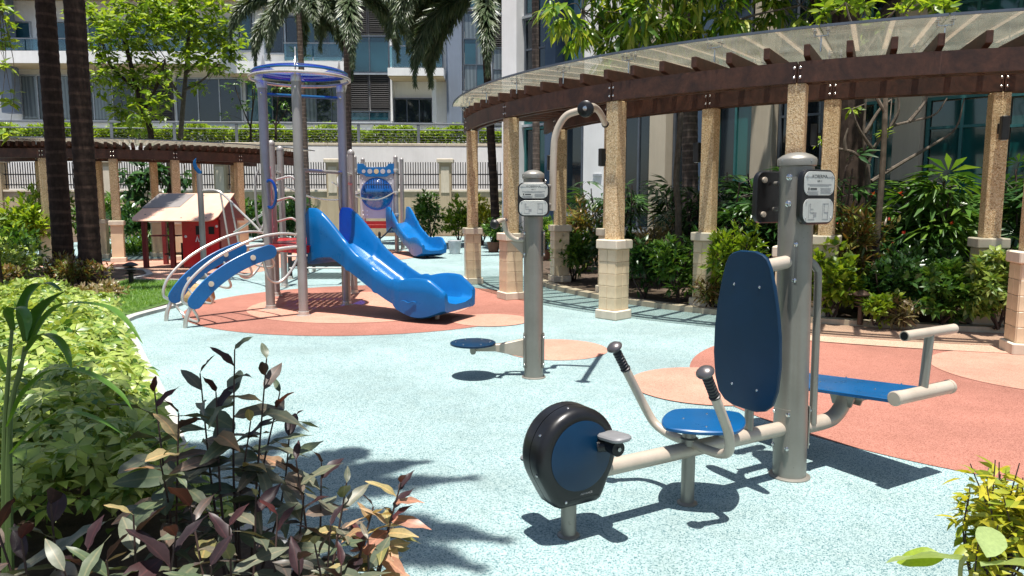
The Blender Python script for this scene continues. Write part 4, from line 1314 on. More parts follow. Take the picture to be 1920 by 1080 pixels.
for k in range(3): rail([E_ + (.06, 0, 1.2 + k * .33), E_ + (.28, .02, 1.25 + k * .33), E_ + (.38, .03, 1.15 + k * .33), E_ + (.40, .03, 1.0 + k * .33)], .018, "tube_play", "rung")
for s_ in (G_, H_): rail([s_ + (0, 0, 2.0), s_ + (.02, -.5, 2.02), s_ + (.03, -.95, 1.9), s_ + (.1, -1.2, 1.75)], .02)
for z in (.55, .72): rail([G_ + (0, 0, z), H_ + (0, 0, z)], .018)
# side grab loops at post A with blue ring
rail([PA + (-.09, -.02, 1.95), PA + (-.13, -.05, 1.8), PA + (-.13, -.05, 1.3), PA + (-.09, -.02, 1.15)], .016, "post_play", "grab_rail")
mb = MB(); mb.tube([PA + (.07 + .0 * math.cos(t), -.05, 1.62) + np.array([.09 * math.cos(t), -.03 * math.cos(t), .19 * math.sin(t)]) for t in np.linspace(0, 2 * math.pi, 28)], .02, 8, cap=False); mb.build("blue_loop", M["slide"], pl)

# ---- main slide
def slide(s0, dirv, length, z_top, z_end, w, name, hide=False):
    s0 = np.asarray(s0, float); d_ = nrm(dirv); sd_ = np.array([-d_[1], d_[0], 0])
    N = 60; secs = []
    for i in range(N + 1):
        t = i / N; x = length * t
        def floor(t):
            a = np.clip((t - .07) / .62, 0, 1); a = a * a * (3 - 2 * a) * .35 + a * .65
            b = np.clip((t - .66) / .12, 0, 1)
            return z_top + (z_end - z_top) * a
        zf = floor(t)
        k_ = np.clip((t - .05) / .36, 0, 1); hw = .235 + .25 * (1 - k_ * k_ * (3 - 2 * k_))
        if t > .62: hw = .235 + .10 * math.sin(math.pi * np.clip((t - .62) / .40, 0, 1)) ** .8 - .10 * np.clip((t - .9) / .1, 0, 1)
        hw *= min(1, .88 + 1.2 * math.sqrt(t)) if t < .01 else 1
        bul = w / 2 + (.035 * math.sin(math.pi * np.clip((t - .66) / .36, 0, 1)) if t > .66 else 0)
        low = .06 + (.10 * math.sin(math.pi * np.clip((t - .64) / .34, 0, 1)) if t > .64 else 0) + .20 * max(0, 1 - t / .18)
        for tc_ in (.30, .50, .655):
            if abs(t - tc_) < .012: bul += .012; low += .015; hw += .012
        tk = .055
        top = zf + hw
        c = s0 + d_ * x
        S_ = [(-bul, zf - low), (-bul - .012, zf + hw * .45), (-bul - .014, top - .03), (-bul + .006, top), (-bul + tk - .012, top), (-bul + tk + .004, top - .03), (-bul + tk + .012, zf + hw * .35), (-bul + tk + .05, zf + .03), (-.12, zf),
              (.12, zf), (bul - tk - .05, zf + .03), (bul - tk - .012, zf + hw * .35), (bul - tk - .004, top - .03), (bul - tk + .012, top), (bul - .006, top), (bul + .014, top - .03), (bul + .012, zf + hw * .45), (bul, zf - low), (bul - .05, zf - low - .02), (-bul + .05, zf - low - .02)]
        secs.append([c + sd_ * y + np.array([0, 0, z]) for y, z in S_])
    n = len(secs[0]); vs = [p for s in secs for p in s]; fs = []
    for i in range(N):
        for k in range(n):
            j = (k + 1) % n; fs.append((i * n + k, (i + 1) * n + k, (i + 1) * n + j, i * n + j))
    ends = [(0, False), (N, True)]
    for e_, fl_ in ends:
        q = e_ * n
        quads = [(0, 1, 18), (1, 2, 5, 6), (2, 3, 4, 5), (1, 6, 7), (7, 8, 9, 10)]
        f1 = [tuple(q + k for k in range(n))]
        fs += [f1[0] if not fl_ else f1[0][::-1]]
    mb = MB(); mb.add(vs, fs)
    o = mb.build(name, M["slide"], pl, 50)
    return o, s0 + d_ * length


mid = (PB + PCc) / 2
sdir = nrm(np.array([.90, -.44, 0]))
slo, send = slide(mid + sdir * .02, sdir, 2.16, .95, .235, .74, "slide")
mb = MB(); mb.tube([send - sdir * .35 + (0, 0, -.01), send - sdir * .35 + (0, 0, .15)], .03, 12); mb.build("slide_foot", M["tube_play"], pl)
mb = MB(); ssd = np.array([-sdir[1], sdir[0], 0])
e_, r_ = send - sdir * .52 - ssd * .422, []
for k in range(22): r_.append(e_ + sdir * (-.10 + .22 * k / 21) + np.array([0, 0, .27 + .010 * math.sin(k * .45)]))
mb.tube(r_, .006, 6); mb.build("moulded_crest", M["slide"], slo)

# ---- curved climber
def arch(a, b, z1, k):
    """rail from the ground at a, up over to b at height z1"""
    pts = []
    for t in np.linspace(0, 1, k):
        ang = t * math.pi / 2
        pts.append(a + (b - a) * (1 - math.cos(ang)) ** .82 + np.array([0, 0, z1 * math.sin(ang) ** .92]))
    return pts
NA, NB = np.array([-3.96, 8.84, 0]), PB + np.array([-.06, -.02, 0])
FA, FB = np.array([-4.43, 9.36, 0]), PA + np.array([-.06, -.02, 0])
for q, (a, b) in enumerate(((NA, NB), (FA, FB))):
    mid_ = arch(a, b, .92, 26); mid_[0] = mid_[0] - (0, 0, .02)
    cl = rail(mid_, .026, "tube_play", "climber_rail", smooth_n=2, n=14)
    # blue curved board following the rail on its outer side
    pts = mid_[5:21]; ob = nrm(np.cross(b - a, (0, 0, 1))) * (1 if q == 0 else 1)
    ha, up, dn = nrm(b - a), [], []
    for i, p in enumerate(pts):
        tg_ = nrm(mid_[5 + i + 1] - mid_[5 + i - 1]); s_ = np.dot(p - a, ha); nn_ = np.array([-tg_[2], np.dot(tg_, ha)])
        hw = .092
        up.append((s_ + nn_[0] * hw, p[2] + nn_[1] * hw)); dn.append((s_ - nn_[0] * hw, p[2] - nn_[1] * hw))
    def cap_(a_, b_, sg):
        a_, b_ = np.array(a_), np.array(b_); c_, d_2 = (a_ + b_) / 2, (a_ - b_) / 2; o_ = np.array([d_2[1], -d_2[0]]) * sg
        return [tuple(c_ + d_2 * math.cos(w_) + o_ * math.sin(w_)) for w_ in np.linspace(.5, math.pi - .5, 5)]
    e1 = cap_(dn[-1], up[-1], 1); e1b = cap_(dn[-1], up[-1], -1)
    e1 = e1 if np.mean([q_[0] for q_ in e1]) > np.mean([q_[0] for q_ in e1b]) else e1b
    e0 = cap_(up[0], dn[0], 1); e0b = cap_(up[0], dn[0], -1)
    e0 = e0 if np.mean([q_[1] for q_ in e0]) < np.mean([q_[1] for q_ in e0b]) else e0b
    mb = MB(); mb.prism(dn + e1 + up[::-1] + e0, a + ob * .03 - ob * .0, ha, (0, 0, 1), .022, .005)
    bd_ = mb.build("side_board", M["slide"], pl)
    for i in (4, 12):
        mb = MB(); mb.lathe([(.001, 0), (.034, 0), (.034, .006), (.001, .007)], pts[i] + ob * .0525, ob, 18); mb.build("cover_disc", M["capstone"], bd_)
        mb = MB(); mb.lathe([(.001, 0), (.012, 0), (.012, .006), (.001, .007)], pts[i] + ob * .03, -ob, 12); mb.build("spacer", M["steel"], bd_)
    # hand rail bowed above
    hr = [mid_[4] + (0, 0, .0), mid_[4] + ha * -.10 + (0, 0, .09), mid_[7] + ha * -.13 + (0, 0, .15), mid_[12] + ha * -.10 + (0, 0, .18), mid_[18] + ha * -.05 + (0, 0, .20), mid_[22] + (0, 0, .20), mid_[24] + ha * .10 + (0, 0, .15), mid_[24] + ha * .13 + (0, 0, 0.0), mid_[23] + ha * .1 + (0, 0, -.25), mid_[22] + (0, 0, -.42), mid_[20] + (0, 0, -.36), mid_[19] + (0, 0, -.1)]
    rail(hr, .018, "tube_play", "hand_rail")
m1, m2 = arch(NA, NB, .92, 26), arch(FA, FB, .92, 26)
for i in (4, 8, 12, 16, 20):
    a, b = m1[i], m2[i]; dn_ = np.array([.12, .05, -.22])
    rail([a, a * .92 + b * .08 + dn_ * .7, a * .7 + b * .3 + dn_, a * .3 + b * .7 + dn_, a * .08 + b * .92 + dn_ * .7, b], .016, "tube_play", "rung")

# ---- rear deck with bubble panel and second slide
D0, D1 = np.array([-4.62, 22.0, 0]), np.array([-3.42, 22.0, 0]); D2, D3 = np.array([-4.62, 23.2, 0]), np.array([-3.42, 23.2, 0])
for p in (D0, D1, D2, D3): play_post(p, 2.78, .062)
deck_grid([D0, D1, D3, D2], .80, "red", .03, .06)
mb = MB(); mb.box((-4.02, 21.98, .87), (1.08, .03, .10)); mb.build("deck_rim", M["red"], pl)
# panel with round hole
pz0, pz1, pc, pr_ = .97, 2.32, np.array([-3.98, 21.98, 1.72]), .445
mb = MB(); n = 48; vs = []
for y in (0, .02):
    for k in range(n):
        a = 2 * math.pi * k / n; vs.append(pc + (pr_ * math.cos(a), y, pr_ * math.sin(a)))
    for k in range(n):
        a = 2 * math.pi * k / n; c_, s_ = math.cos(a), math.sin(a); q_ = min(.50 / max(abs(c_), 1e-6), (.62 if s_ > 0 else .72) / max(abs(s_), 1e-6))
        vs.append(pc + (q_ * c_, y, q_ * s_))
fs = []
for k in range(n):
    j = (k + 1) % n
    fs += [(k, j, n + j, n + k), (2 * n + j, 2 * n + k, 3 * n + k, 3 * n + j), (n + k, n + j, 3 * n + j, 3 * n + k), (j, k, 2 * n + k, 2 * n + j)]
mb.add(vs, fs); bp = mb.build("bubble_panel", M["panelgrey"], pl, 30)
mb = MB(); prof = [(.455 * math.cos(a), .26 * math.sin(a)) for a in np.linspace(0, math.pi / 2, 10)]
mb.lathe([(.475, -.004), (.475, .008)] + prof, pc, (0, -1, 0), 40); mb.build("bubble_window", M["bubble"], bp)
mb = MB()
for x in (-.42, -.3, .3, .42):
    for z in (-.5, -.62, .45, .3): bolt(mb, pc + (x, -.001, z), (0, -1, 0), .016)
mb.build("hole_plug", M["whitepot"], bp)
top = [(-.56, .88), (-.38, .88), (-.28, .78), (.28, .78), (.38, .88), (.56, .88), (.56, .60), (.40, .57), (.3, .50), (-.3, .50), (-.4, .57), (-.56, .60)]
mb = MB(); mb.prism(top, pc + (0, -.012, 0), (1, 0, 0), (0, 0, 1), .018, .004); tb = mb.build("crest_board", M["slide"], bp)
for x in (-.37, -.19, 0, .19, .37):
    mb = MB(); mb.lathe([(.001, 0), (.055 if abs(x) > .3 else .072, 0), (.055 if abs(x) > .3 else .072, .004), (.001, .005)], pc + (x, -.0305, .655), (0, -1, 0), 20); mb.build("disc", M["panelgrey"] if x else M["soffit"], tb)
for p in (D0, D1):
    for z in (1.1, 1.75, 2.4):
        mb = MB(); mb.lathe([(.07, -.05), (.075, -.04), (.075, .04), (.07, .05)], p + (0, 0, z), n=16); mb.build("clamp", M["tube_play"], pl)
sl2, e2_ = slide((-3.40, 21.95, 0), (.47, -.88, 0), 2.9, .86, .22, .66, "slide")
mb = MB(); mb.tube([e2_ - nrm((.47, -.88, 0)) * .5 + (0, 0, -.01), e2_ - nrm((.47, -.88, 0)) * .5 + (0, 0, .14)], .035, 10); mb.build("slide_foot", M["fence"], pl)
# low net bridge between the two decks
for x in (-4.2, -3.2):
    rail([(x, 13.3, .9), (x - .1, 16, .62), (x - .2, 19, .55), (x - .3, 22, .8)], .022, "fence", "bridge_rail")
    rail([(x, 13.3, 1.85), (x - .1, 16, 1.6), (x - .2, 19, 1.55), (x - .3, 22, 1.75)], .018, "tube_play", "bridge_rail")
for y in (16.0, 19.0):
    for x in (-4.3, -3.3): play_post(np.array([x - (.1 if y > 18 else 0), y, 0]), .68, .035, "fence", True)
deck_grid([(-4.35, 14.45, 0), (-3.2, 14.45, 0), (-3.2, 15.6, 0), (-4.35, 15.6, 0)], .34, "edge_black", .05, .06)
for x in (-4.35, -3.2):
    for y in (14.45, 15.6): play_post(np.array([x, y, 0]), .5, .04, "fence", True)
rail([(-4.35, 14.40, .22), (-3.2, 14.40, .22)], .016)
# steps rail with the grey post and leaf topper, left of the climber
gp = np.array([-6.10, 14.6, 0])
play_post(gp, 2.05, .055, "post_play", False)
lf = [(0, 0), (.06, .04), (.12, .12), (.14, .2), (.12, .28), (.07, .33), (.08, .24), (.05, .15), (-.02, .07)]
mb = MB(); mb.prism([(-x, z) for x, z in lf], gp + (.02, 0, 2.02), (.8, .6, 0), (0, 0, 1), .03, .008); mb.build("leaf_topper", M["slide"], pl)
rail([gp + (.05, 0, 1.72), gp + (.35, -.1, 1.72), gp + (.55, -.2, 1.62), gp + (1.1, -.9, 1.33), gp + (1.6, -1.5, 1.05), gp + (1.75, -1.8, .98)], .022)
for q in (.45, .8): rail([gp + (q, -.15 - (q - .45) * 1.2, 1.68 - (q - .45) * .5), gp + (q + .16, -.2 - (q - .45) * 1.2, .55)], .018)
rail([gp + (1.0, -1.0, .95), gp + (1.7, -1.2, 1.35), gp + (2.1, -1.4, 1.58)], .02)
rail([gp + (1.75, -1.8, 1.0), gp + (1.95, -1.6, 1.5)], .018)

# ---- playhouse
ph = thing("playhouse", "red playhouse with a beige slanted roof and an open counter", "playhouse", (-7.4, 17.2, 0))
def hp_(x, y, z): return np.array([-7.4 + x, 17.2 + y, z])
for x in (-.92, -.30): 
    for y in (-.42, .55):
        mb = MB(); mb.cbox(hp_(x, y, .52), (.10, .10, 1.06), .008); mb.build("post", M["dkred"], ph)
wallp = [(-.05, 0), (.77, 0), (.77, 1.14), (-.05, 1.14)]
mb = MB(); mb.prism(wallp, hp_(0, -.44, .02), (1, 0, 0), (0, 0, 1), .03, .004); w = mb.build("wall", M["red"], ph)
for x, z, sx, sz in ((.34, .86, .15, .20), (.62, .86, .13, .17), (.38, .62, .09, .09)):
    mb = MB(); mb.cbox(hp_(x, -.478, z), (sx, .012, sz), .003); mb.build("black_inset", M["black"], w)
mb = MB(); mb.prism([(-.05, 0), (.0, .14), (.05, 0), (.025, 0), (0, .08), (-.025, 0)], hp_(.30, -.488, .60), (1, 0, 0), (0, 0, 1), .004); mb.build("emblem", M["whitepot"], w)
for x, z in ((.03, .72), (.06, .25), (.74, .25), (.74, .95)):
    mb = MB(); mb.lathe([(.001, 0), (.03, 0), (.028, .008), (.001, .01)], hp_(x, -.4705, z), (0, -1, 0), 16); mb.build("cap", M["whitepot"], w)
mb = MB(); mb.box(hp_(.79, .1, .6), (.03, 1.02, 1.16)); mb.build("wall", M["dkred"], ph, None)
mb = MB(); mb.box(hp_(.36, .6, .6), (.82, .03, 1.2)); mb.build("wall", M["red"], ph, None)
mb = MB(); mb.cbox(hp_(-.62, .0, .72), (.62, .30, .03), .004); mb.build("counter", M["dkred"], ph)
mb = MB(); mb.cbox(hp_(-.35, .1, .3), (.55, .5, .03), .004); mb.box(hp_(-.2, .35, .28), (.5, .03, .5)); mb.build("bench", M["black"], ph)
# roof: two sloping boards with rounded lower corners
sl = nrm((0, 1.0, .63))
ro = [(-.96, 0), (.60, 0), (.73, .05), (.80, .2), (.88, 1.15), (-.86, 1.15), (-1.10, .14), (-1.06, .03)]
mb = MB(); mb.prism(ro, hp_(.05, -.78, 1.06), (1, 0, 0), sl, .03, .006); rf = mb.build("roof", M["peachroof"], ph)
rn = np.cross((1, 0, 0), sl)
mb = MB(); mb.prism([(-1.03, .50), (-.18, .55), (-.02, 1.10), (-.86, 1.12)], hp_(.05, -.78, 1.06) + rn * .0305, (1, 0, 0), sl, .008, .002); mb.build("roof_sheet", M["greyboard"], rf)
for x, y in ((-.85, .25), (0, .12), (.55, .12), (.75, 1.0), (.2, 1.05)):
    mb = MB(); mb.lathe([(.001, 0), (.02, 0), (.02, .006), (.001, .008)], hp_(.05, -.78, 1.06) + np.array([1, 0, 0]) * x + sl * y + rn * .0305, rn, 12); mb.build("cap", M["greyboard"], rf)
sl_b = nrm((0, -1.0, .63))
mb = MB(); mb.prism([(-.98, 0), (.72, 0), (.80, 1.12), (-.88, 1.12)], hp_(.05, 1.2, 1.06), (1, 0, 0), sl_b, .03, .006); mb.build("roof", M["dkred"], ph)
mb = MB(); mb.prism([(-.78, 0), (.9, 0), (.06, .62)], hp_(.80, .2, 1.1), (0, 1, 0), (0, 0, 1), .03, .004); mb.build("gable", M["dkred"], ph)

# ---- path lamps, pots, boulder
def path_lamp(p, label, m, r=.09, h=.34):
    t = thing("path_lamp", label, "garden lamp", p)
    p = np.array(p, float)
    mb = MB(); mb.tube([p - (0, 0, .02), p + (0, 0, h * .7)], r * .38, 14); mb.build("stem", M[m], t)
    mb = MB()
    for k in range(3): mb.lathe([(r * .5, 0), (r * .92, .004), (r * .95, .012), (r * .5, .024)], p + (0, 0, h * .55 + k * .045), n=20)
    mb.build("louvre_ring", M[m], t)
    mb = MB(); mb.lathe([(r * .4, -.02), (r * 1.15, 0), (r * 1.15, .014), (r * .8, .04), (r * .3, .062), (.001, .066)], p + (0, 0, h * .55 + .14), n=24); mb.build("hood", M[m], t)
path_lamp((-6.78, 13.1, .045), "small black pagoda path lamp standing in the grass", "lampblack", .11, .36)
path_lamp((4.22, 8.86, .06), "bronze mushroom path lamp half hidden in the right-hand shrubs", "lampbrown", .085, .36)

def pot(p, r, h, m, label):
    t = thing("plant_pot", label, "pot", p)
    p = np.array(p, float)
    mb = MB(); mb.lathe([(r * .66, 0), (r * .72, .01), (r * .95, h * .86), (r, h * .87), (r * 1.04, h), (r * .93, h + .002), (r * .88, h * .9), (r * .85, h * .8)], p, n=28); mb.build("vessel", M[m], t)
    mb = MB(); mb.lathe([(.001, 0), (r * .86, 0), (.001, .012)], p + (0, 0, h * .82), n=20); mb.build("potting_soil", M["soil"], t)
    return t
pot((-1.65, 21.3, 0), .20, .38, "whitepot", "white flower pot under the shrubs left of the first pergola column")
pot((-.55, 22.0, 0), .2, .30, "terracotta", "clay pot between the two farthest pergola columns")
pot((.05, 20.8, 0), .2, .30, "terracotta", "dark clay pot behind the second pergola column")
pot((1.05, 15.6, 0), .24, .36, "terracotta", "clay pot with a leafy plant right of the twister post")
pot((.85, 18.3, 0), .2, .32, "terracotta", "small clay pot behind the twister post near the building corner")
mb = MB(); mb.lathe([(.001, -.05), (.17, -.03), (.23, .08), (.21, .18), (.13, .26), (.001, .29)], (-4.72, 11.0, .0), n=14)
vv = np.array(mb.v); c_ = np.array([-4.72, 11.0, .12]); vv = c_ + (vv - c_) * (1 + rng.normal(0, .05, (len(vv), 1))) * np.array([1.15, .8, 1]); mb.v = [tuple(x) for x in vv]
tag(mb.build("boulder", M["stone"], loc=(-4.72, 11.0, .0)), "sandy boulder at the lawn corner behind the curved climber", "rock")


# ---------------------------------------------------------------- plants
T_LEAF = leaf_tpl(.34, 3, .22, .10, .42)
T_LEAF2 = leaf_tpl(.42, 2, .15, .12, .45)
T_NARROW = leaf_tpl(.20, 3, .30, .10, .45)
T_GRASS = leaf_tpl(.10, 2, .35, .2, .3)
T_STRIP = leaf_tpl(.075, 2, .30, .15, .45)
T_ROUND = leaf_tpl(.62, 2, .12, .08, .5)


def fan_tpl(k, spread, w, droop, l0=.12):
    V, Fc, n = [], [], 0
    for i in range(k):
        a = -spread / 2 + spread * (i + .5) / k
        tv, tf = leaf_tpl(w, 2, droop, .12, .5)
        tv = tv.copy(); tv[:, 0] = l0 + tv[:, 0] * (1 - l0) * (1 - .18 * abs(math.sin(a / 2)))
        c, s = math.cos(a), math.sin(a)
        V.append(np.stack([tv[:, 0] * c - tv[:, 1] * s, tv[:, 0] * s + tv[:, 1] * c, tv[:, 2]], 1))
        Fc += [tuple(q + n for q in f) for f in tf]; n += len(tv)
    return np.concatenate(V), Fc


T_UMBRELLA = fan_tpl(8, 2 * math.pi, .40, .30)
T_FAN = fan_tpl(8, 3.9, .17, .35)


def in_poly(P, poly):
    x, y = P[:, 0], P[:, 1]; ins = np.zeros(len(P), bool); n = len(poly)
    for i in range(n):
        (x0, y0), (x1, y1) = poly[i], poly[(i + 1) % n]
        c = ((y0 > y) != (y1 > y)) & (x < (x1 - x0) * (y - y0) / ((y1 - y0) + 1e-12) + x0); ins ^= c
    return ins


def poly_pts(poly, n):
    P = np.array(poly); lo, hi = P.min(0), P.max(0); out = np.zeros((0, 2))
    while len(out) < n:
        q = rng.uniform(lo, hi, (n * 2, 2)); out = np.concatenate([out, q[in_poly(q, poly)]])
    return out[:n]


def blob_pts(c, r, n, pw=.45):
    d = rdir(n); rr = rng.uniform(.05, 1, n) ** pw
    lump = 1 + .22 * np.sin(d[:, 0] * 5 + c[0] * 3) * np.cos(d[:, 1] * 4 + c[1]) + .12 * np.sin(d[:, 2] * 9)
    r = np.asarray(r, float) * np.ones(3)
    return np.asarray(c, float) + d * (rr * lump)[:, None] * r, d


def bush(name, label, c, r, tpl, size, n, m, cat="shrub", group=None, stems=5, up=.35, flowers=0, wid=1.0, mats=None):
    """leaves through an uneven rounded volume standing on c, several stems from one root"""
    c = np.array(c, float); r = np.asarray(r, float) * np.ones(3)
    t = thing(name, label, cat, tuple(c), group)
    mb = MB(); tips = []
    for i in range(stems):
        a = 2 * math.pi * i / stems + rng.uniform(0, 1); q = c + np.array([math.cos(a) * r[0] * .55, math.sin(a) * r[1] * .55, r[2] * rng.uniform(1.1, 1.7)])
        mid_ = c * .5 + q * .5 + rng.normal(0, .05, 3)
        mb.tube(cr([c + rng.normal(0, .03, 3) * (1, 1, 0), mid_, q], 3), list(np.linspace(.012, .005, 7) * (1 + r[2])), 5); tips.append(q)
    mb.build("stem", M["stem_dark"], t)
    lb = LB(); cc = c + np.array([0, 0, r[2] * 1.02]); per = 5
    nb = 5
    subs = [(cc, r * .8)] + [(cc + rdir(1, -.5, .8)[0] * r * .55, r * rng.uniform(.4, .6)) for _ in range(nb)]
    k = max(2, n // per // len(subs))
    for (bc, br) in subs:
        P, d = blob_pts(bc, br, k); P[:, 2] = np.maximum(P[:, 2], c[2] + .04)
        for _ in range(per):
            D = jit(d * .6 + np.array([0, 0, up]), .55)
            lb.scatter(tpl, P + rng.normal(0, .02, P.shape), D, size * rng.uniform(.6, 1.2, k), roll=rng.normal(0, .5, k))
    lb.build("foliage", M[m], t)
    if flowers:
        lb = LB(); P, d = blob_pts(cc + (0, 0, r[2] * .3), r, flowers, .15)
        for _ in range(6): lb.scatter(T_ROUND, P, jit(d, .6), .05)
        lb.build("flower", M["flower"], t)
    return t


def fans(name, label, c, h, rad, n, m="lf_dark", size=.42, cat="shrub", group=None, nst=9):
    """cane palm: many thin canes, each topped with fan leaves"""
    c = np.array(c, float); t = thing(name, label, cat, tuple(c), group); mb = MB(); lb = LB()
    for i in range(nst):
        a = rng.uniform(0, 6.28); rr = rad * math.sqrt(rng.uniform(0, 1)); hh = h * rng.uniform(.6, 1.0)
        b = c + np.array([rr * .5 * math.cos(a), rr * .5 * math.sin(a), 0]); q = c + np.array([rr * math.cos(a), rr * math.sin(a), hh])
        mb.tube(cr([b, (b + q) / 2 + rng.normal(0, .04, 3), q], 3), .013, 6)
        k = max(3, n // nst)
        hz = rng.uniform(.45, 1, k); P = b + (q - b) * hz[:, None]; D = rdir(k, -.1, .8)
        tipP = P + D * .22
        for s_, e_ in zip(P, tipP): mb.tube([s_, e_], .004, 4, cap=False)
        lb.scatter(T_FAN, tipP, D + np.array([0, 0, -.15]), size * rng.uniform(.7, 1.15, k), roll=rng.normal(0, .4, k))
    mb.build("cane", M["stem_dark"], t); lb.build("foliage", M[m], t)
    return t


def limb(mb, pts, r0, r1, n=8):
    c = cr(pts, 5); mb.tube(c, list(np.linspace(r0, r1, len(c))), n)


def tree(name, label, base, limbs, blobs, tpl, size, per_m, m, bark, whorl=6, droop=-.2, group=None, r0=.12, up=None):
    """base point, limbs (lists of points, first is the trunk), leaf masses (centre, radius)"""
    t = thing(name, label, "tree", tuple(base), group)
    for i, L_ in enumerate(limbs):
        mb = MB(); limb(mb, L_, r0 * (1 if i == 0 else .55), r0 * (.6 if i == 0 else .18), 10 if i == 0 else 7); mb.build("trunk" if i == 0 else "branch", M[bark], t)
    lb = LB(); mb = MB(); ends = [np.asarray(L_[-1], float) for L_ in limbs]
    for c, r in blobs:
        c = np.asarray(c, float)
        e = min(ends, key=lambda q: np.linalg.norm(q - c))
        limb(mb, [e, (e + c) / 2 + rng.normal(0, .08, 3), c], r0 * .16, r0 * .06, 5)
        k = max(4, int(per_m * r ** 2)); P, d = blob_pts(c, (r, r, r * .8), k, .5)
        for s_ in range(0, k, 6): mb.tube([c + (P[s_] - c) * .15, P[s_]], r0 * .045, 4, cap=False)
        for _ in range(whorl):
            D = rdir(k, -.6, .7) + d * .35 + np.array([0, 0, droop])
            lb.scatter(tpl, P + rng.normal(0, size * .08, P.shape), D, size * rng.uniform(.65, 1.2, k), roll=rng.normal(0, .5, k))
    mb.build("twigs", M[bark], t); lb.build("crown", M[m], t)
    return t


# ---- foxtail palms
def frond_mesh(L, e0, e1, seed, ll=.46):
    g = np.random.default_rng(seed); n = 64
    ang = np.radians(np.linspace(0, 1, n) ** .8 * (e1 - e0) + e0); ds = L / n
    P = np.cumsum(np.stack([np.cos(ang), g.normal(0, .02, n), np.sin(ang)], 1) * ds, 0)
    T = np.gradient(P, axis=0); T /= np.linalg.norm(T, axis=1)[:, None]
    mb = MB(); mb.tube(P[::4], list(np.linspace(.026, .006, len(P[::4]))), 5)
    lb = LB(); k0 = 6; per = 24
    for j in range(per):
        ph = g.uniform(0, 6.28, n - k0); s = np.linspace(k0 / n, 1, n - k0)
        Y = np.tile([[0, 1., 0]], (n - k0, 1)); Z = np.cross(T[k0:], Y)
        rad = Y * np.cos(ph)[:, None] + Z * np.sin(ph)[:, None]
        D = T[k0:] * .8 + rad * .8 + np.array([0, 0, -.12])
        ln = ll * np.clip(np.sin(np.pi * np.clip(s * .86 + .12, 0, 1)), .3, 1) * g.uniform(.75, 1.15, n - k0)
        lb.scatter(T_STRIP, P[k0:] + T[k0:] * g.uniform(0, ds, (n - k0, 1)), D, ln, roll=g.uniform(-1, 1, n - k0), wid=ln * 1.25)
    # stalk as part of the same blade
    V = np.array(mb.v); Q = [f for f in mb.f if len(f) == 4]
    lb.V.append(V); lb.F.append(np.array(Q, np.int64) + lb.n); lb.MI.append(np.zeros(len(Q), np.int32)); lb.n += len(V)
    return lb.mesh("frond", M["lf_palm"])


FR = {k: [frond_mesh(3.1, a, b, s) for s, (a, b) in enumerate(v)] for k, v in {"hang": [(45, -88), (25, -92), (5, -94)], "out": [(62, -60), (50, -72)], "up": [(80, -25)]}.items()}


def palm_trunk(mb, pts, r0, r1, ring, n=18):
    """stem with a raised scar at every ring"""
    c = cr(pts, 10); L = np.cumsum([0] + [np.linalg.norm(np.array(c[i + 1]) - c[i]) for i in range(len(c) - 1)])
    k = int(L[-1] / ring * 3); s = np.linspace(0, L[-1], k); c = np.array(c)
    P = [np.array([np.interp(x, L, c[:, i]) for i in range(3)]) for x in s]
    rr = [(r0 + (r1 - r0) * (x / L[-1]) ** .7) * (1 + (.035 if i % 3 == 0 else 0)) * (1 + .22 * math.exp(-x / .25)) for i, x in enumerate(s)]
    mb.tube(P, rr, n)


def palm(label, base, top, r0, r1, ring, bark, nf, scale=1.0, azs=None, bend=(0, 0), group="palms around the playground", kinds=None, shaft=True):
    t = thing("palm_tree", label, "palm", tuple(base), group)
    base, top = np.array(base, float), np.array(top, float); md = (base + top) / 2 + np.array([bend[0], bend[1], 0])
    mb = MB(); palm_trunk(mb, [base - (0, 0, .03), md, top], r0, r1, ring); mb.build("trunk", M[bark], t)
    if shaft:
        mb = MB(); mb.lathe([(r1 * 1.02, -.02), (r1 * 1.35, .15), (r1 * 1.1, .7), (r1 * .5, 1.1), (.01, 1.15)], top, n=14); mb.build("crownshaft", M["stem_green"], t)
    for i in range(nf):
        az = (azs[i % len(azs)] if azs else 360 * i / nf * 1.0 + rng.uniform(-14, 14))
        kd = kinds[i % len(kinds)] if kinds else ("hang", "out", "hang", "up", "hang", "out")[i % 6]
        me = FR[kd][i % len(FR[kd])]; s = scale * rng.uniform(.9, 1.1)
        inst(me, "frond", t, tuple(Vector(top) - Vector(base) + Vector((0, 0, .85 if shaft else .1))), (0, rng.normal(0, .06), R(az)), (s, s, s))
    return t


# the two thick dark trunks at the left
p = at(122, 522, 14.76); q = at(80, -60, 14.6)
palm("thick dark palm trunk at the left, the farther and left one of the leaning pair", (p.x, 14.76, .03), (q.x, 14.6, 6.9), .19, .165, .17, "bark_palm", 9, .95, azs=[185, 225, 265, 320, 10, 60, 110, 150, 205])
p = at(172, 534, 13.6); q = at(136, -60, 13.4)
palm("thick dark palm trunk, the nearer and right one of the leaning pair", (p.x, 13.6, .03), (q.x, 13.4, 7.2), .19, .16, .17, "bark_palm", 9, .95, azs=[200, 250, 300, 340, 25, 70, 120, 165, 230])
p = at(2, 575, 10.6)
palm("slender dark palm trunk cut by the left edge of the view", (p.x - .02, 10.6, .03), (p.x - .15, 10.5, 7.5), .075, .06, .12, "bark_palm", 7, .8, azs=[100, 150, 190, 230, 290, 60, 20])
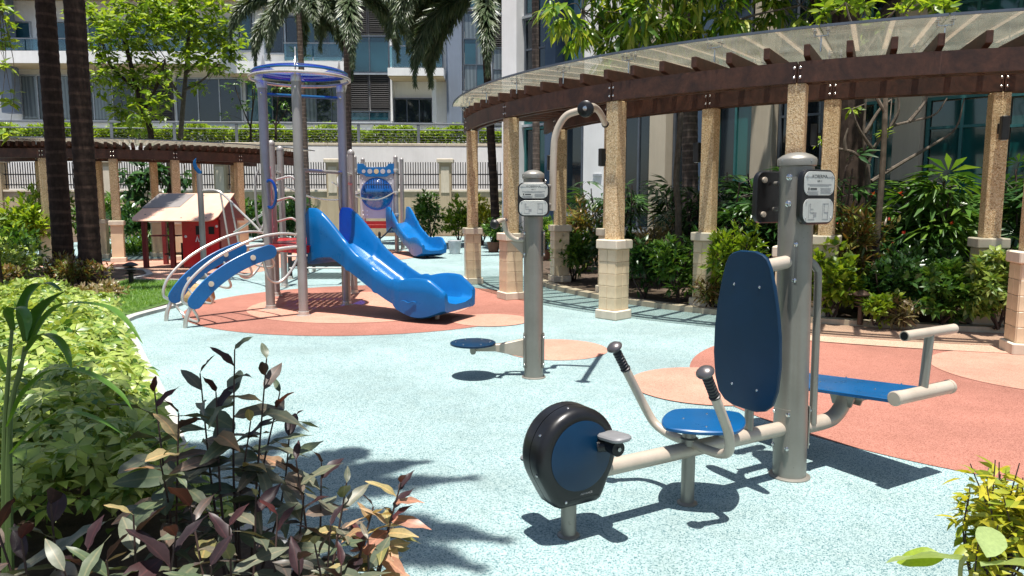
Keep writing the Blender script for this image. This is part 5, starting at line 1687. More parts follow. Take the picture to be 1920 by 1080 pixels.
# palms behind the play tower and beside the apartment block
for (u0, v0, u1, v1, Y, rr, lab, az, ring, bark, zb) in [
    (575, 300, 560, 20, 27.5, .12, "feathery foxtail palm directly behind the tower's blue canopy", [200, 340, 250, 300, 170, 15, 100, 50, 225, 320], .2, "bark_ring", 0),
    (655, 420, 649, 0, 25.5, .13, "drooping foxtail palm between the tower and the louvred windows", [215, 255, 285, 320, 345, 15, 60, 120], .2, "bark_ring", 0),
    (932, 400, 906, 0, 24.5, .15, "dark-stemmed foxtail palm rising behind the first pergola columns", [168, 184, 200, 216, 240, 275, 330, 350, 10, 60, 120, 150], .22, "bark_palm", 0),
    (1007, 400, 1003, -95, 19.6, .105, "slim reddish ringed palm trunk in front of the white building corner", [20, 80, 140, 200, 250, 310], .13, "bark_ring", .06),
    (1297, 430, 1292, -160, 14.6, .165, "stout grey ringed palm trunk behind the pergola with the leaning tree in front", [30, 75, 130, 190, 240, 290], .15, "bark_ring", .06)]:
    p, q = at(u0, v0, Y), at(u1, v1, Y)
    palm(lab, (p.x, Y, zb), (q.x, Y, q.z), rr, rr * .82, ring, bark, len(az), (1.0 if u0 == 575 else 1.3) if Y > 22 else .85, azs=az, kinds=("hang", "out", "hang", "hang", "out", "hang") if Y > 22 else ("out", "up", "hang"), shaft=Y < 20)
# a palm out of view on the left, its crown over the near planting bed
palm("tall palm beside the planting bed whose fronds shade the purple shrubs", (-2.95, 2.1, .03), (-1.92, 2.42, 4.7), .13, .11, .17, "bark_palm", 13, .63, azs=[-8, 14, 32, 50, 345, 75, 318, 100, 140, 185, 225, 265, 290], kinds=("out", "up", "out", "hang"))


def PX_(u, v, Y): return np.array(at(u, v, Y))


def pblobs(lst, Y, dy=.6):
    return [(PX_(u, v, Y + rng.uniform(-dy, dy)), rp * Y / 1387) for u, v, rp in lst]


# ---- broadleaf trees
b = PX_(338, 258, 30.2); b[2] = 3.98
tree("leafy_tree", "lime green leafy tree with a thin trunk on the terrace left of the tower", b, [[b, PX_(343, 200, 30.2), PX_(350, 120, 30.3), PX_(355, 40, 30.3)], [PX_(343, 190, 30.2), PX_(300, 120, 29.6), PX_(260, 60, 29.8)], [PX_(347, 140, 30.2), PX_(400, 90, 30), PX_(440, 80, 30)], [PX_(345, 170, 30), PX_(380, 150, 30), PX_(410, 120, 30)]],
     pblobs([(395, 60, 52), (350, 30, 48), (435, 95, 28), (410, 115, 34), (450, 62, 18), (370, 110, 36), (340, 80, 40), (310, 20, 48), (385, 0, 48), (330, 130, 28), (380, 165, 16)], 30.2), T_LEAF2, .34, 62, "lf_lime", "bark_grey", 5, -.1, "trees on the terrace", .10)
b = PX_(282, 262, 28.6); b[2] = 0.0
tree("leafy_tree", "bushy light green tree hanging over the left pergola roof", b, [[b, PX_(284, 262, 28.6), PX_(272, 220, 28.6), PX_(250, 140, 28.7), PX_(230, 60, 28.8)], [PX_(268, 210, 28.6), PX_(300, 150, 28.4), PX_(310, 110, 28.4)], [PX_(258, 170, 28.6), PX_(205, 120, 28.6), PX_(190, 70, 28.6)]],
     pblobs([(225, 45, 52), (190, 80, 36), (255, 95, 40), (205, 135, 38), (250, 160, 40), (285, 140, 36), (230, 200, 30), (275, 205, 34), (255, 235, 24), (300, 180, 26), (170, 30, 40), (262, 10, 50), (290, 60, 34), (180, 165, 20)], 28.6), T_LEAF2, .33, 66, "lf_lime", "bark_dark", 5, -.15, "trees on the terrace", .12)
b = PX_(318, 400, 23.6); b[2] = .0
tree("leafy_tree", "dark glossy broad-leaved tree between the playhouse and the left pergola", b, [[b, PX_(319, 380, 23.6), PX_(321, 330, 23.6), PX_(316, 302, 23.6)], [PX_(320, 350, 23.6), PX_(280, 330, 23.5)]],
     pblobs([(270, 325, 34), (245, 345, 28), (300, 318, 26), (262, 385, 32), (300, 395, 30), (240, 410, 26), (285, 430, 26), (345, 330, 20)], 23.4, .4), T_LEAF, .40, 70, "lf_dark", "bark_dark", 5, -.35, None, .13)
b = PX_(8, 300, 18.0); b[2] = 0.03
tree("leafy_tree", "lime green tree branches entering at the top left corner", b + (-1.2, 0, 0), [[b + (-1.2, 0, 0), PX_(-60, 250, 18), PX_(-30, 100, 18), PX_(0, 0, 18)]], pblobs([(8, 75, 26), (-10, 20, 40), (20, 55, 16), (22, 185, 16), (4, 190, 14), (18, 250, 10), (10, 120, 14)], 18, .3), T_LEAF2, .26, 70, "lf_lime", "bark_grey", 5, -.1, "trees on the terrace", .07)
for (u, vb, Y, lab, bl, br) in [(470, 262, 31.5, "open small-leaved terrace tree just left of the tower", [(450, 190, 20), (470, 150, 22), (430, 160, 16), (480, 190, 16), (455, 130, 15), (425, 215, 12)], [(440, 160), (480, 150)]),
                                (517, 258, 31.0, "little forked terrace tree seen between the tower posts", [(505, 195, 12), (530, 185, 14), (520, 165, 14), (540, 215, 10), (498, 222, 9), (560, 160, 18)], [(500, 205), (540, 200)])]:
    b = PX_(u, vb, Y); b[2] = 3.98
    tree("terrace_tree", lab, b, [[b, PX_(u, vb - 28, Y)]] + [[PX_(u, vb - 22, Y), PX_((u + x) / 2, (vb + y) / 2 - 8, Y), PX_(x, y, Y)] for x, y in br] + [[PX_(u, vb - 20, Y), PX_(u + 4, vb - 70, Y), PX_(u + 2, vb - 100, Y)]], pblobs(bl, Y, .3), T_LEAF2, .22, 60, "lf_green", "bark_dark", 4, 0, None, .06)
# mango-like tree whose drooping sprays hang over the pergola
b = np.array([2.78, 12.35, .06])
tree("mango_tree", "leaning tree with long drooping yellow-green leaves above the pergola glass", b,
     [[b, PX_(1272, 400, 12.35), PX_(1268, 330, 12.4), PX_(1276, 215, 12.5), PX_(1270, 60, 12.6), PX_(1260, -80, 12.7)], [PX_(1274, 150, 12.5), PX_(1180, 60, 12.6), PX_(1090, 20, 12.6)], [PX_(1272, 110, 12.5), PX_(1380, 40, 12.4), PX_(1500, 10, 12.2)], [PX_(1274, 180, 12.5), PX_(1330, 110, 12.4)]],
     pblobs([(1040, 22, 30), (1085, 60, 34), (1130, 30, 42), (1160, 78, 40), (1200, 30, 44), (1215, 90, 34), (1250, 55, 38), (1300, 30, 40), (1330, 80, 28), (1370, 30, 36), (1125, 118, 18), (1180, 112, 24), (1410, 55, 24), (1450, 20, 30), (1505, 38, 20), (1535, 15, 20), (1390, 85, 16),
              (1290, -70, 100), (1160, -60, 80), (1420, -70, 90), (1540, -60, 70)], 12.4, .5), T_NARROW, .33, 170, "lf_mango", "bark_grey", 6, -.75, None, .06)
b = np.array([5.35, 11.9, .06])
tree("shade_tree", "big dark-trunked tree behind the frangipani that keeps the garden in shade", b, [[b, b + (.05, 0, 1.5), b + (.0, .1, 3.4), b + (-.2, .1, 5.6)], [b + (0, .1, 3.6), b + (1.4, .4, 5.6)], [b + (0, .1, 4), b + (-1.5, .8, 6)], [b + (-.1, .1, 4.6), b + (.6, 2.2, 6.4)]],
     [(b + np.array(q), r) for q, r in [((-.3, .3, 6.4), 1.3), ((1.6, .5, 6.2), 1.3), ((3.0, -.4, 6.0), 1.2), ((-1.7, 1.0, 6.6), 1.3), ((.7, 2.3, 6.8), 1.5), ((2.4, 1.8, 6.9), 1.4), ((1.2, -1.0, 6.4), .9), ((-2.9, 2.6, 6.8), 1.2), ((4.2, .2, 6.3), 1.1)]], T_LEAF2, .32, 95, "lf_green", "bark_dark", 5, -.2, None, .26)
# bare frangipani
b = PX_(1628, 505, 10.9); b[2] = .06
def fpts(*pp): return [PX_(u, v, Y) for u, v, Y in pp]
tree("frangipani_tree", "nearly bare frangipani with pale forked branches in the right-hand garden", b,
     [[b, PX_(1628, 400, 10.9), PX_(1626, 305, 10.9)], fpts((1626, 305, 10.9), (1600, 286, 10.85), (1570, 278, 10.8), (1546, 266, 10.8)), fpts((1626, 308, 10.9), (1642, 272, 10.9), (1668, 240, 10.95), (1705, 228, 11), (1752, 215, 11), (1776, 184, 11)), fpts((1640, 285, 10.9), (1612, 244, 10.8), (1597, 205, 10.8)),
      fpts((1668, 242, 10.95), (1684, 210, 10.9), (1684, 176, 10.9)), fpts((1634, 340, 10.9), (1700, 300, 11), (1748, 272, 11.05), (1792, 240, 11.1), (1808, 184, 11.1)), fpts((1622, 300, 10.9), (1620, 240, 10.9), (1624, 184, 10.9)), fpts((1705, 228, 11), (1735, 190, 11), (1738, 170, 11)), fpts((1622, 250, 10.9), (1650, 205, 10.9), (1672, 186, 10.9)), fpts((1585, 282, 10.8), (1584, 262, 10.8), (1590, 240, 10.8))],
     pblobs([(1597, 204, 7), (1664, 248, 6), (1540, 262, 5), (1690, 20, 8), (1620, 10, 10), (1740, 0, 10)], 10.9, .05), T_LEAF, .17, 900, "lf_lime", "bark_grey", 4, 0, None, .055)
# lighter frangipani sprays above the roof edge
b = np.array([4.7, 9.6, .06])
tree("frangipani_tree", "young frangipani with pale stems poking above the pergola's right half", b, [[b, b + (.1, .1, 2), b + (.15, .3, 3.7)], [b + (.12, .15, 2.6), b + (-.3, .5, 3.6), PX_(1640, 55, 10.2)], [b + (.12, .2, 2.9), PX_(1690, 40, 10.2), PX_(1715, 0, 10.2)], [b + (.12, .2, 3.0), PX_(1600, 50, 10), PX_(1585, 5, 10)], [b + (.14, .25, 3.2), PX_(1740, 40, 10.2), PX_(1755, 5, 10.2)]],
     pblobs([(1590, 8, 16), (1640, 42, 10), (1655, 46, 9), (1625, 2, 14), (1710, -5, 16), (1752, 8, 12), (1535, 25, 14), (1560, 8, 14), (1772, 20, 8)], 10.1, .1), T_LEAF, .20, 420, "lf_lime", "bark_grey", 5, .1, None, .045)


# ---- garden bed at the right, front to back
SH = "shrubs in the right-hand garden bed"
for lab, c, r, tp, s, n, m, fl in [
    ("low glossy dark green shrub beside the nearest free-standing column", (2.02, 11.15, .06), (.36, .34, .40), T_LEAF, .13, 900, "lf_dark", 0),
    ("dark green shrub with small round leaves under the leaning tree", (2.42, 10.65, .06), (.38, .34, .40), T_LEAF2, .12, 1000, "lf_green", 0),
    ("speckled pale-leaved shrub in front of the cream pilaster", (2.60, 12.6, .06), (.42, .4, .52), T_NARROW, .15, 900, "lf_pinky", 0),
    ("bright green shrub touching the left edge of the blue backrest", (3.02, 10.0, .06), (.34, .32, .52), T_LEAF2, .13, 900, "lf_lime", 0),
    ("low brown-tipped plant at the bed edge left of the backrest", (2.75, 10.15, .06), (.22, .2, .16), T_NARROW, .13, 300, "lf_croton", 0),
    ("lime green pothos-like shrub against the right side of the fitness post", (4.0, 9.25, .06), (.34, .32, .44), T_ROUND, .11, 1000, "lf_lime", 0),
    ("tall mottled croton with red flowers above the bronze path lamp", (4.62, 9.75, .06), (.44, .4, .60), T_NARROW, .17, 1100, "lf_croton", 14),
    ("mid green croton left of the mottled one", (4.2, 10.1, .06), (.36, .36, .56), T_NARROW, .16, 800, "lf_pinky", 0),
    ("dark round-leaved shrub along the kerb in the middle of the bed", (4.72, 9.02, .06), (.40, .3, .36), T_ROUND, .10, 1000, "lf_dark", 0),
    ("deep green shrub with one red blossom in the bed", (5.25, 9.35, .06), (.44, .38, .44), T_LEAF2, .12, 1200, "lf_dark", 5),
    ("leafy whorled shrub by the kerb left of the lamp-bearing column", (5.15, 8.72, .06), (.34, .26, .34), T_UMBRELLA, .13, 330, "lf_green", 0),
    ("pale-edged shrub hiding the foot of the column at the right edge", (5.62, 8.42, .06), (.34, .26, .38), T_UMBRELLA, .13, 380, "lf_hedge", 0),
    ("shrub cut off by the right edge behind the kerb", (6.05, 8.6, .06), (.4, .3, .42), T_LEAF2, .12, 900, "lf_green", 0),
    ("tiny light green seedling bush by the path near the bronze lamp", (4.35, 8.68, .06), (.2, .14, .17), T_ROUND, .09, 260, "lf_lime", 0),
    ("little spiky pinkish plant at the kerb below the croton", (4.6, 8.62, .06), (.16, .12, .13), T_NARROW, .14, 200, "lf_pinky", 0),
    ("sprawling green shrub at the left tip of the bed by the clay pot", (1.15, 13.6, .06), (.36, .4, .38), T_LEAF, .14, 900, "lf_green", 0),
    ("dark shrub between the two left back columns", (1.75, 13.0, .06), (.36, .36, .46), T_LEAF, .14, 900, "lf_dark", 0),
    ("orange-tipped croton behind the third back column", (1.5, 15.2, .06), (.4, .4, .62), T_NARROW, .18, 800, "lf_croton", 0)]:
    bush("shrub", lab, c, np.array(r) * 1.2, tp, s, int(n * 1.5), m, group=SH, flowers=fl)
bush("shrub", "potted leafy plant in the clay pot right of the twister post", (1.05, 15.6, .30), (.34, .34, .42), T_LEAF2, .13, 800, "lf_lime", "potted plant")
bush("shrub", "plant in the small clay pot near the building corner", (.85, 18.3, .27), (.4, .4, .5), T_LEAF, .16, 700, "lf_green", "potted plant")
bush("shrub", "plant in the clay pot between the far pergola columns", (-.55, 22.0, .25), (.3, .3, .4), T_LEAF, .16, 500, "lf_green", "potted plant")
bush("shrub", "plant in the dark pot behind the second pergola column", (.05, 20.8, .25), (.28, .28, .36), T_NARROW, .2, 400, "lf_dark", "potted plant")
FP = "fan-leaved cane palms in the garden"
for lab, c, h, rad, n, m, s in [("tall bright fan-leaved cane palm in front of the teal window", (6.2, 10.7, .06), 1.95, .62, 90, "lf_green", .46), ("dark fan-leaved cane palm behind the blue backrest", (3.85, 11.8, .06), 2.1, .55, 80, "lf_dark", .42), ("fan-leaved cane palm between the fitness sign and the frangipani", (4.75, 10.9, .06), 2.0, .40, 60, "lf_dark", .40),
                               ("shadowy cane palm filling the gap below the teal window", (6.0, 11.2, .06), 1.3, .85, 110, "lf_dark", .42), ("cane palm behind the column at the right edge", (7.4, 10.4, .06), 2.1, .6, 80, "lf_dark", .42), ("low cane palm at the wall left of the backrest", (3.3, 13.2, .06), 1.7, .5, 60, "lf_dark", .40)]:
    fans("cane_palm", lab, c, h, rad, n, m, s, group=FP)

WP = "dark plants along the cream wall"
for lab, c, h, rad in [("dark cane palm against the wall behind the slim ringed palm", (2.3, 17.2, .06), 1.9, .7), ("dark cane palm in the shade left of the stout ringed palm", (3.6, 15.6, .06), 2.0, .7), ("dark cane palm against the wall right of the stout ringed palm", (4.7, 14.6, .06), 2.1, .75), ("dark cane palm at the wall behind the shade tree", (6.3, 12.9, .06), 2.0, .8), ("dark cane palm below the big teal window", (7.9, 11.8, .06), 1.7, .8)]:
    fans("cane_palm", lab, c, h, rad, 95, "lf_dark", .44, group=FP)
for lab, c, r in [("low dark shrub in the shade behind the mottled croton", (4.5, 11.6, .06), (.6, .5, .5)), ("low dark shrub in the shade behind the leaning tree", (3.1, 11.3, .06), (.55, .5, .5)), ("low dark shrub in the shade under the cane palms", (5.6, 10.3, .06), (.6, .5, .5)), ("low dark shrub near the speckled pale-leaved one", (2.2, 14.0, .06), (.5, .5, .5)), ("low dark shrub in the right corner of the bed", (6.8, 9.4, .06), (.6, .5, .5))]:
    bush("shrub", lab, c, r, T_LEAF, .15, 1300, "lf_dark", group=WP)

# ---- behind: shrubs before the boundary wall, and at the far left
BK = "shrubs before the boundary wall"
for lab, c, r, tp, s, n, m in [("tall loose shrub right of the second slide with a thin sprout", (-2.95, 26.4, 0), (.6, .5, .95), T_LEAF2, .2, 1100, "lf_green"), ("yellow-green shrub behind the white flower pot", (-1.85, 25.6, 0), (.7, .5, .85), T_LEAF2, .2, 1300, "lf_lime"),
                               ("yellowish shrub left of the dark palm stem", (-1.0, 25.4, 0), (.6, .5, .85), T_LEAF2, .2, 1100, "lf_yellow"), ("green shrub right of the dark palm stem", (.1, 26.2, 0), (.7, .5, .9), T_LEAF2, .2, 1100, "lf_green"), ("low dark shrub at the foot of the second slide's wall", (-3.6, 27.5, 0), (.4, .4, .55), T_NARROW, .24, 500, "lf_pinky"),
                               ("green clipped shrub between the tower post and the left pergola", (-9.2, 27.5, 0), (.9, .7, .95), T_LEAF2, .22, 1500, "lf_green"), ("round green shrub left of the big-leaved tree", (-14.0, 25.5, 0), (1.2, .9, .85), T_LEAF, .26, 1300, "lf_green"), ("light green shrub between the two thick palm trunks", (-12.3, 19.6, 0), (.8, .6, .95), T_LEAF, .24, 1300, "lf_lime"),
                               ("lush shrub at the far left below the stone pillar", (-12.3, 17.6, .03), (1.3, .8, .80), T_LEAF, .24, 1700, "lf_lime"), ("dark shrub left of the leaning palm trunks", (-9.9, 14.2, .03), (.9, .7, .55), T_LEAF2, .15, 1900, "lf_green"), ("yellowish shrub on the left edge above the pale hedge", (-8.9, 12.8, .03), (.8, .6, .42), T_LEAF2, .13, 1700, "lf_hedge"),
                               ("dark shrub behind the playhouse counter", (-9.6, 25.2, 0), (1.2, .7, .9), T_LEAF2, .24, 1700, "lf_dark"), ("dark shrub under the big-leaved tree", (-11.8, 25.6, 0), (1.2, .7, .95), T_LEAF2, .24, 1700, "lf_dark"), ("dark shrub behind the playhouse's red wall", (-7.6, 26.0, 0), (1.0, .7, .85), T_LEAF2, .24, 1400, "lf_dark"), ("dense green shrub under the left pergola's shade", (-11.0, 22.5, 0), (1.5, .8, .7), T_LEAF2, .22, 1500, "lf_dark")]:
    bush("shrub", lab, c, r, tp, s, n, m, group=BK)
for lab, c, r in [("reddish croton at the foot of the nearer thick palm trunk", (-7.55, 12.9, .04), (.42, .36, .24)), ("mottled reddish croton between the two thick palm trunks", (-8.3, 13.5, .04), (.5, .4, .27)), ("dull purple-brown groundcover shrub at the lawn's left edge", (-6.3, 11.2, .04), (.40, .5, .11)), ("pinkish spotted croton left of the palm trunks", (-8.35, 12.0, .04), (.55, .45, .22))]:
    bush("croton", lab, c, r, T_LEAF2, .10, 900, "lf_croton" if "purple" not in lab else "lf_pinky", group="crotons at the palms' feet", stems=4)
# strap-leaved clump under the left pergola
lb = LB(); P = np.column_stack([rng.uniform(-11.2, -9.4, 420), rng.uniform(20.5, 21.6, 420), np.zeros(420)]); lb.scatter(T_STRIP, P, rdir(420, .55, .95), rng.uniform(.5, 1.0, 420), wid=.55)
t = thing("strap_leaf_clump", "clump of dark grassy strap leaves beside the playhouse", "plant", (-10.3, 21, 0)); lb.build("foliage", M["lf_green"], t)

# ---- lawn, clipped hedge on the terrace, pale ground cover
poly = [(-5.1, 9.75), (-5.1, 10.7), (-5.38, 12.2), (-6.2, 13.6), (-7.2, 13.8), (-7.1, 12.6), (-6.5, 11.2), (-5.7, 10.0)]
P = poly_pts(poly, 9000); P3 = np.column_stack([P, np.full(len(P), .04)])
lb = LB(); lb.scatter(T_GRASS, P3, rdir(len(P), .45, .95), rng.uniform(.05, .11, len(P)), wid=.09)
tag(lb.build("grass", M["grass"]), "short green lawn grass beside the curved climber", "grass", kind="stuff")
n = 40000; s = rng.uniform(0, wlen, n); dd = rng.uniform(.35, 1.35, n); hgt = .88 + .12 * np.sin(s * 2.1) + .08 * np.sin(s * 5.3)
z = 4.0 + hgt * rng.uniform(0, 1, n) ** .8
lb = LB(); P = WA[None] + wd[None] * s[:, None] - wn[None] * dd[:, None]; P[:, 2] = z
lb.scatter(T_LEAF2, P, rdir(n, -.1, .9), .18, roll=rng.normal(0, .5, n))
tag(lb.build("hedge", M["lf_lime"]), "long yellow-green clipped hedge behind the terrace railing", "hedge", kind="stuff")
E2b = [(x - .05, y) for x, y in edge if 2.95 < y < 9.6]
poly = E2b + [(-6.9, 10.6), (-8.6, 11.4), (-8.6, 7.5), (-3.6, 2.6), (-1.9, 2.7)]
def hz(x, y): return .46 + .07 * np.sin(x * 2.3 + 1) * np.cos(y * 1.7) + .05 * np.sin(x * 6 + y * 4) - .12 * np.clip((y - 6.5) / 4, 0, 1)
def ed(P):
    e = np.array(edge); return np.min(np.hypot(P[:, None, 0] - e[None, :, 0], P[:, None, 1] - e[None, :, 1]), axis=1)
P = poly_pts(poly, 8200); de = ed(P); hh = hz(P[:, 0], P[:, 1]) * np.clip(.5 + de * 2.2, 0, 1)
lb = LB(); D = rdir(len(P), -.25, .45)
U = jit(np.tile([[0, 0, 1.]], (len(P), 1)), .45); side = np.clip(1 - de * 3, 0, 1)[:, None]; U = U + side * np.array([.8, -.2, 0])
lb.scatter(T_UMBRELLA, np.column_stack([P, hh * rng.uniform(.62, 1.12, len(P))]), np.cross(U, rdir(len(P))), rng.uniform(.06, .132, len(P)), U=U)
P = poly_pts(poly, 1600); lb.scatter(T_LEAF, np.column_stack([P, hz(P[:, 0], P[:, 1]) * rng.uniform(.1, .9, len(P))]), rdir(len(P), -.3, .6), .11)
tag(lb.build("ground_cover", M["lf_hedge"]), "pale variegated umbrella-leaf ground cover filling the left planting bed", "ground cover", kind="stuff")
# dead leaves lying in the beds and a few on the rubber
P = np.concatenate([poly_pts(poly, 150), np.column_stack([2.2 + rng.uniform(0, 3.2, 130), 8.9 + rng.uniform(0, 2.6, 130)])])
q = np.hypot(P[:, 0] - PC[0], P[:, 1] - PC[1]); P = P[(q < 6.5) | (P[:, 0] < 0)]
lb = LB(); lb.scatter(T_LEAF, np.column_stack([P, np.full(len(P), .075)]), rdir(len(P), -.05, .1), .09, roll=rng.normal(0, .8, len(P)))
tag(lb.build("leaf_litter", M["lf_croton"]), "dry fallen leaves on the soil of the beds", "leaf litter", kind="stuff")


# ---- near plants, leaf by leaf
def ribbon(pts, width, fold=.25, n=5):
    """strap leaf along a curve, widest in the middle, folded along its rib"""
    c = [np.asarray(p, float) for p in cr(pts, n)]; k = len(c); vs, fs = [], []
    for i, p in enumerate(c):
        t_ = nrm(c[min(i + 1, k - 1)] - c[max(i - 1, 0)]); sd_ = np.cross(t_, (0, 0, 1)); sd_ = nrm(sd_) if np.linalg.norm(sd_) > .05 else np.array([1, 0, 0]); up_ = np.cross(sd_, t_)
        s = i / (k - 1); w_ = width * .5 * max(.04, math.sin(math.pi * min(1, .12 + s * .88)) ** .75)
        for a, e in ((-1, 1), (-.5, .35), (0, 0), (.5, .35), (1, 1)): vs.append(p + sd_ * w_ * a + up_ * w_ * e * fold)
    for i in range(k - 1):
        for j in range(4): fs.append((i * 5 + j, i * 5 + j + 1, i * 5 + 6 + j, i * 5 + 5 + j))
    return MB().add(vs, fs)


t = thing("strap_leaf_plant", "corn-like green plant with long arching strap leaves at the left edge", "plant", tuple(at(15, 870, 2.4).to_2d()) + (.03,))
for pts, w_ in [([(48, 640, 2.4), (42, 580, 2.38), (62, 540, 2.36), (90, 532, 2.3), (118, 546, 2.28)], .040), ([(55, 640, 2.4), (68, 592, 2.38), (92, 565, 2.34), (124, 545, 2.3)], .046), ([(55, 650, 2.4), (85, 595, 2.38), (125, 570, 2.34), (195, 575, 2.28), (235, 600, 2.24), (268, 645, 2.2)], .034),
                ([(24, 620, 2.4), (16, 585, 2.36), (36, 578, 2.28), (52, 600, 2.22), (50, 640, 2.2)], .034), ([(48, 660, 2.4), (72, 630, 2.36), (102, 634, 2.3), (124, 660, 2.26), (134, 692, 2.24)], .034), ([(14, 800, 2.4), (45, 735, 2.38), (100, 694, 2.32), (170, 703, 2.26), (222, 735, 2.22), (248, 768, 2.2)], .030),
                ([(20, 850, 2.4), (70, 800, 2.36), (130, 775, 2.3), (190, 790, 2.26), (240, 820, 2.24)], .030), ([(10, 700, 2.42), (-20, 640, 2.42), (-40, 610, 2.4), (-70, 620, 2.4)], .04)]:
    mb = ribbon([PX_(*q) for q in pts], w_); mb.build("leaf", M["lf_strap"], t, 60)
for pts in ([(18, 1150, 2.42), (16, 850, 2.41), (30, 720, 2.4), (55, 640, 2.4)], [(10, 1150, 2.42), (8, 850, 2.42), (16, 700, 2.41), (24, 600, 2.4)], [(22, 1150, 2.42), (18, 800, 2.41), (38, 700, 2.4), (46, 650, 2.4)]):
    mb = MB(); mb.tube(cr([PX_(*q) for q in pts], 5), list(np.linspace(.011, .005, 16)), 8); mb.build("stalk", M["stem_green"], t)


def leaf_obj_mesh(w, droop, fold, peak, m, wave=.03, seg=7):
    tv, tf = leaf_tpl(w, seg, droop, fold, peak)
    tv = tv.copy(); tv[:, 2] += wave * np.sin(tv[:, 0] * 13) * np.sign(tv[:, 1]) * (np.abs(tv[:, 1]) > .01)
    lb = LB(); lb.scatter((tv, tf), [[0, 0, 0]], [[1, 0, 0]], 1.0); return lb.mesh("leaf", M[m])


PURPLE = [leaf_obj_mesh(.29, .24, .10, .40, "lf_purple"), leaf_obj_mesh(.34, .38, .08, .45, "lf_purple", .02), leaf_obj_mesh(.23, .55, .12, .40, "lf_purple", .04), leaf_obj_mesh(.37, .16, .05, .48, "lf_purple", .025)]
PLUM = [leaf_obj_mesh(.34, .1, .22, .42, "lf_plum"), leaf_obj_mesh(.42, .25, .15, .5, "lf_plum")]
CREAM = [leaf_obj_mesh(.38, .22, .10, .45, "lf_cream"), leaf_obj_mesh(.32, .4, .1, .42, "lf_cream")]


def put_leaf(me, t, p, d, size, roll=0):
    d = nrm(d); U = np.array([0, 0, 1.]); Y = np.cross(U, d); Y = nrm(Y) if np.linalg.norm(Y) > .05 else np.array([0, 1., 0]); Z = np.cross(d, Y)
    c, s = math.cos(roll), math.sin(roll); Y, Z = Y * c + Z * s, Z * c - Y * s
    o = bpy.data.objects.new("leaf", me); COL.objects.link(o); o.parent = t
    off = Vector(p) - origin_of(t)
    o.matrix_basis = Matrix(((d[0] * size, Y[0] * size, Z[0] * size, off[0]), (d[1] * size, Y[1] * size, Z[1] * size, off[1]), (d[2] * size, Y[2] * size, Z[2] * size, off[2]), (0, 0, 0, 1)))


def purple_shrub(label, tips, base, nl=11, size=.15, top="plum", body=PURPLE, span=.42):
    """upright stems with pairs of large leaves, young plum leaves at each tip"""
    bp_ = at(*base); t = thing("purple_shrub", label, "shrub", (bp_.x, bp_.y, .03), "purple-leaved shrubs in the near bed")
    for (u, v, Y) in tips:
        tip = PX_(u, v, Y); b = np.array([bp_.x + (tip[0] - bp_.x) * .35, bp_.y + (tip[1] - bp_.y) * .35, .03])
        c = cr([b, b * .5 + tip * .5 + rng.normal(0, .02, 3), tip], 10)
        mb = MB(); mb.tube(c, list(np.linspace(.0062, .0026, len(c)) * (1 if body is not CREAM else 1.1)), 7); mb.build("stem", M["stem_dark"], t)
        L = np.linalg.norm(tip - b); axis = nrm(tip - b); az = rng.uniform(0, 6.28)
        for i in range(nl):
            s = (i / nl) ** .85; h = L * (1 - s * min(1.0, span / L * 1.0)); f = h / L * (len(c) - 1); k = min(int(f), len(c) - 2); p = np.array(c[k]) * (1 - f + k) + np.array(c[k + 1]) * (f - k)
            az += 2.4 + rng.normal(0, .3)
            rise = .75 - .95 * s + rng.normal(0, .12)
            d = np.array([math.cos(az), math.sin(az), 0]) * (1 if i > 2 else .6) + axis * rise
            sz = size * (.55 + .7 * min(1, s * 2.6)) * rng.uniform(.85, 1.15)
            src = (PLUM if (i < 2 and rng.uniform() < .7 and top == "plum") or rng.uniform() < .03 else body)
            if src is PURPLE and rng.uniform() < .09: src = CREAM
            put_leaf(src[rng.integers(len(src))], t, p, d, sz, rng.normal(0, .35))
    return t


purple_shrub("tallest purple-leaved shrub, dark tips standing against the pale rubber floor", [(440, 655, 2.72), (500, 672, 2.78), (405, 735, 2.7), (525, 735, 2.85), (470, 790, 2.7), (375, 700, 2.85), (545, 790, 2.9)], (440, 1080, 2.7), 12, .165, span=.55)
purple_shrub("purple shrub in front of the pale ground cover, left of the tallest one", [(290, 735, 2.75), (335, 775, 2.6), (300, 860, 2.5)], (310, 1080, 2.6), 11, .165)
purple_shrub("purple shrub with two crinkled plum tips over the shadowed floor", [(555, 862, 2.62), (603, 868, 2.68), (570, 930, 2.5)], (570, 1080, 2.55), 11, .15)
purple_shrub("big-leaved grey-purple shrub in the bottom left corner", [(95, 945, 2.12), (40, 1010, 2.0), (165, 1030, 2.0), (-15, 960, 2.15)], (90, 1080, 2.1), 10, .165)
purple_shrub("broad-leaved dark shrub at the bottom, second from the left corner", [(250, 965, 2.15), (200, 1050, 1.95), (330, 1005, 2.1), (120, 1070, 1.85)], (240, 1080, 2.05), 10, .165)
purple_shrub("low purple shrub at the middle of the bottom edge", [(430, 985, 2.15), (480, 930, 2.3), (395, 1060, 1.95), (350, 915, 2.4)], (430, 1080, 2.15), 10, .16)
purple_shrub("pink-veined purple shrub left of the cream-leaved sprig", [(520, 965, 2.3), (620, 985, 2.3), (560, 1050, 2.1), (650, 905, 2.5)], (560, 1080, 2.25), 11, .15)
purple_shrub("dark narrow-leaved shrub at the bottom right of the clump", [(690, 1010, 2.3), (640, 1060, 2.15), (590, 1020, 2.2)], (640, 1085, 2.2), 11, .14)
purple_shrub("sunlit sprig with cream and pink leaves reaching right over the floor", [(752, 905, 2.5), (735, 965, 2.45), (700, 950, 2.45)], (640, 1080, 2.4), 14, .115, body=CREAM, span=.28)
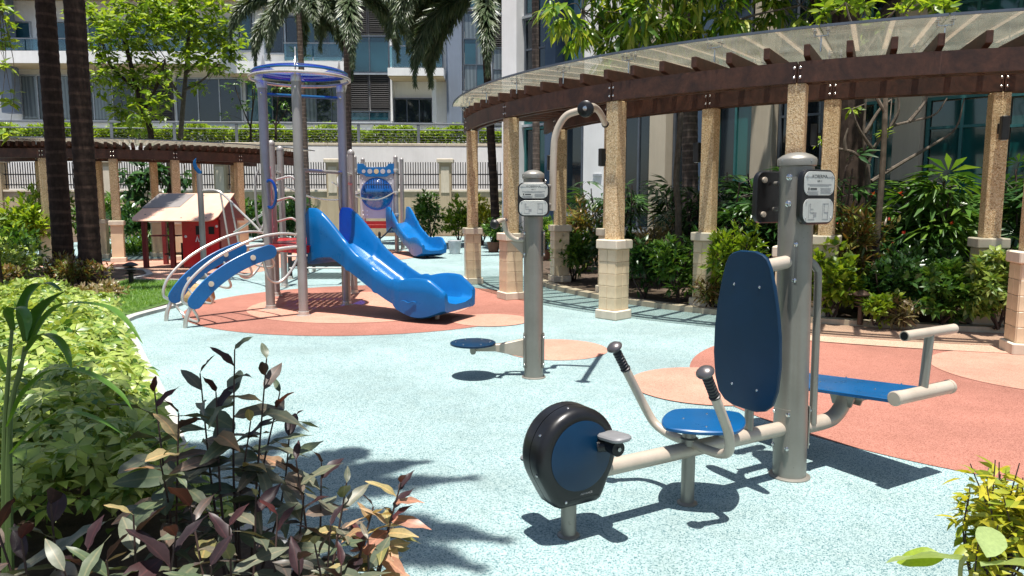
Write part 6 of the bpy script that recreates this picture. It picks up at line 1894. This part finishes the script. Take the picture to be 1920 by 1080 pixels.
# ---- plants cut by the bottom right corner
sheet("planting_bed", [(1.5, .2), (3.4, .2), (3.4, 2.55), (2.2, 2.66), (1.62, 2.5)], .05, M["soil"], .08)
b = PX_(1862, 1000, 2.5); b[2] = .05
t = thing("yellow_shrub", "yellow-green shrub with dark twigs cut by the right edge of the view", "shrub", tuple(b))
mb = MB(); lb = LB()
for i in range(40):
    u, v = rng.uniform(1812, 1975), rng.uniform(862, 1010); tip = PX_(u, v, rng.uniform(2.4, 2.75)); c = cr([b + rng.normal(0, .03, 3) * (1, 1, 0), (b + tip) / 2 + rng.normal(0, .03, 3), tip], 6)
    mb.tube(c, list(np.linspace(.005, .002, len(c))), 5)
    k = 26; f = rng.uniform(.62, 1, k); P = np.array([np.array(c[min(int(x * (len(c) - 1)), len(c) - 1)]) for x in f]) + rng.normal(0, .012, (k, 3))
    lb.scatter(T_LEAF, P, rdir(k, -.5, .8), rng.uniform(.04, .085, k), roll=rng.normal(0, .6, k))
mb.build("twigs", M["stem_dark"], t); lb.build("foliage", M["lf_yellow"], t)
b = PX_(1830, 1120, 2.0); b[2] = .05
t = thing("broad_leaf_plant", "plant with big pale green leaves at the bottom right corner", "plant", tuple(b))
BROAD = leaf_obj_mesh(.52, .2, .12, .5, "lf_broad", .02, 9); BR2 = leaf_obj_mesh(.5, .35, .12, .5, "lf_lime", .02, 9)
root = PX_(1830, 1075, 2.0)
mb = MB(); mb.tube(cr([b, b + (0, 0, .2), root], 6), .007, 8); mb.tube(cr([b, PX_(1800, 1090, 1.98), PX_(1812, 1040, 1.95)], 5), .006, 8); mb.build("stalk", M["stem_pale"], t)
for p, d, s_, r_, me in [((1815, 1052, 1.97), (-1, .15, .12), .22, .5, BROAD), ((1840, 1062, 1.98), (.8, .2, .02), .22, -.5, BROAD), ((1830, 1085, 1.9), (-.2, -.7, .1), .2, .1, BROAD), ((1772, 1045, 2.0), (-.95, .2, -.05), .12, -.6, BR2), ((1850, 1045, 2.0), (.5, .6, .3), .16, .3, BROAD)]:
    put_leaf(me, t, PX_(*p), d, s_, r_)
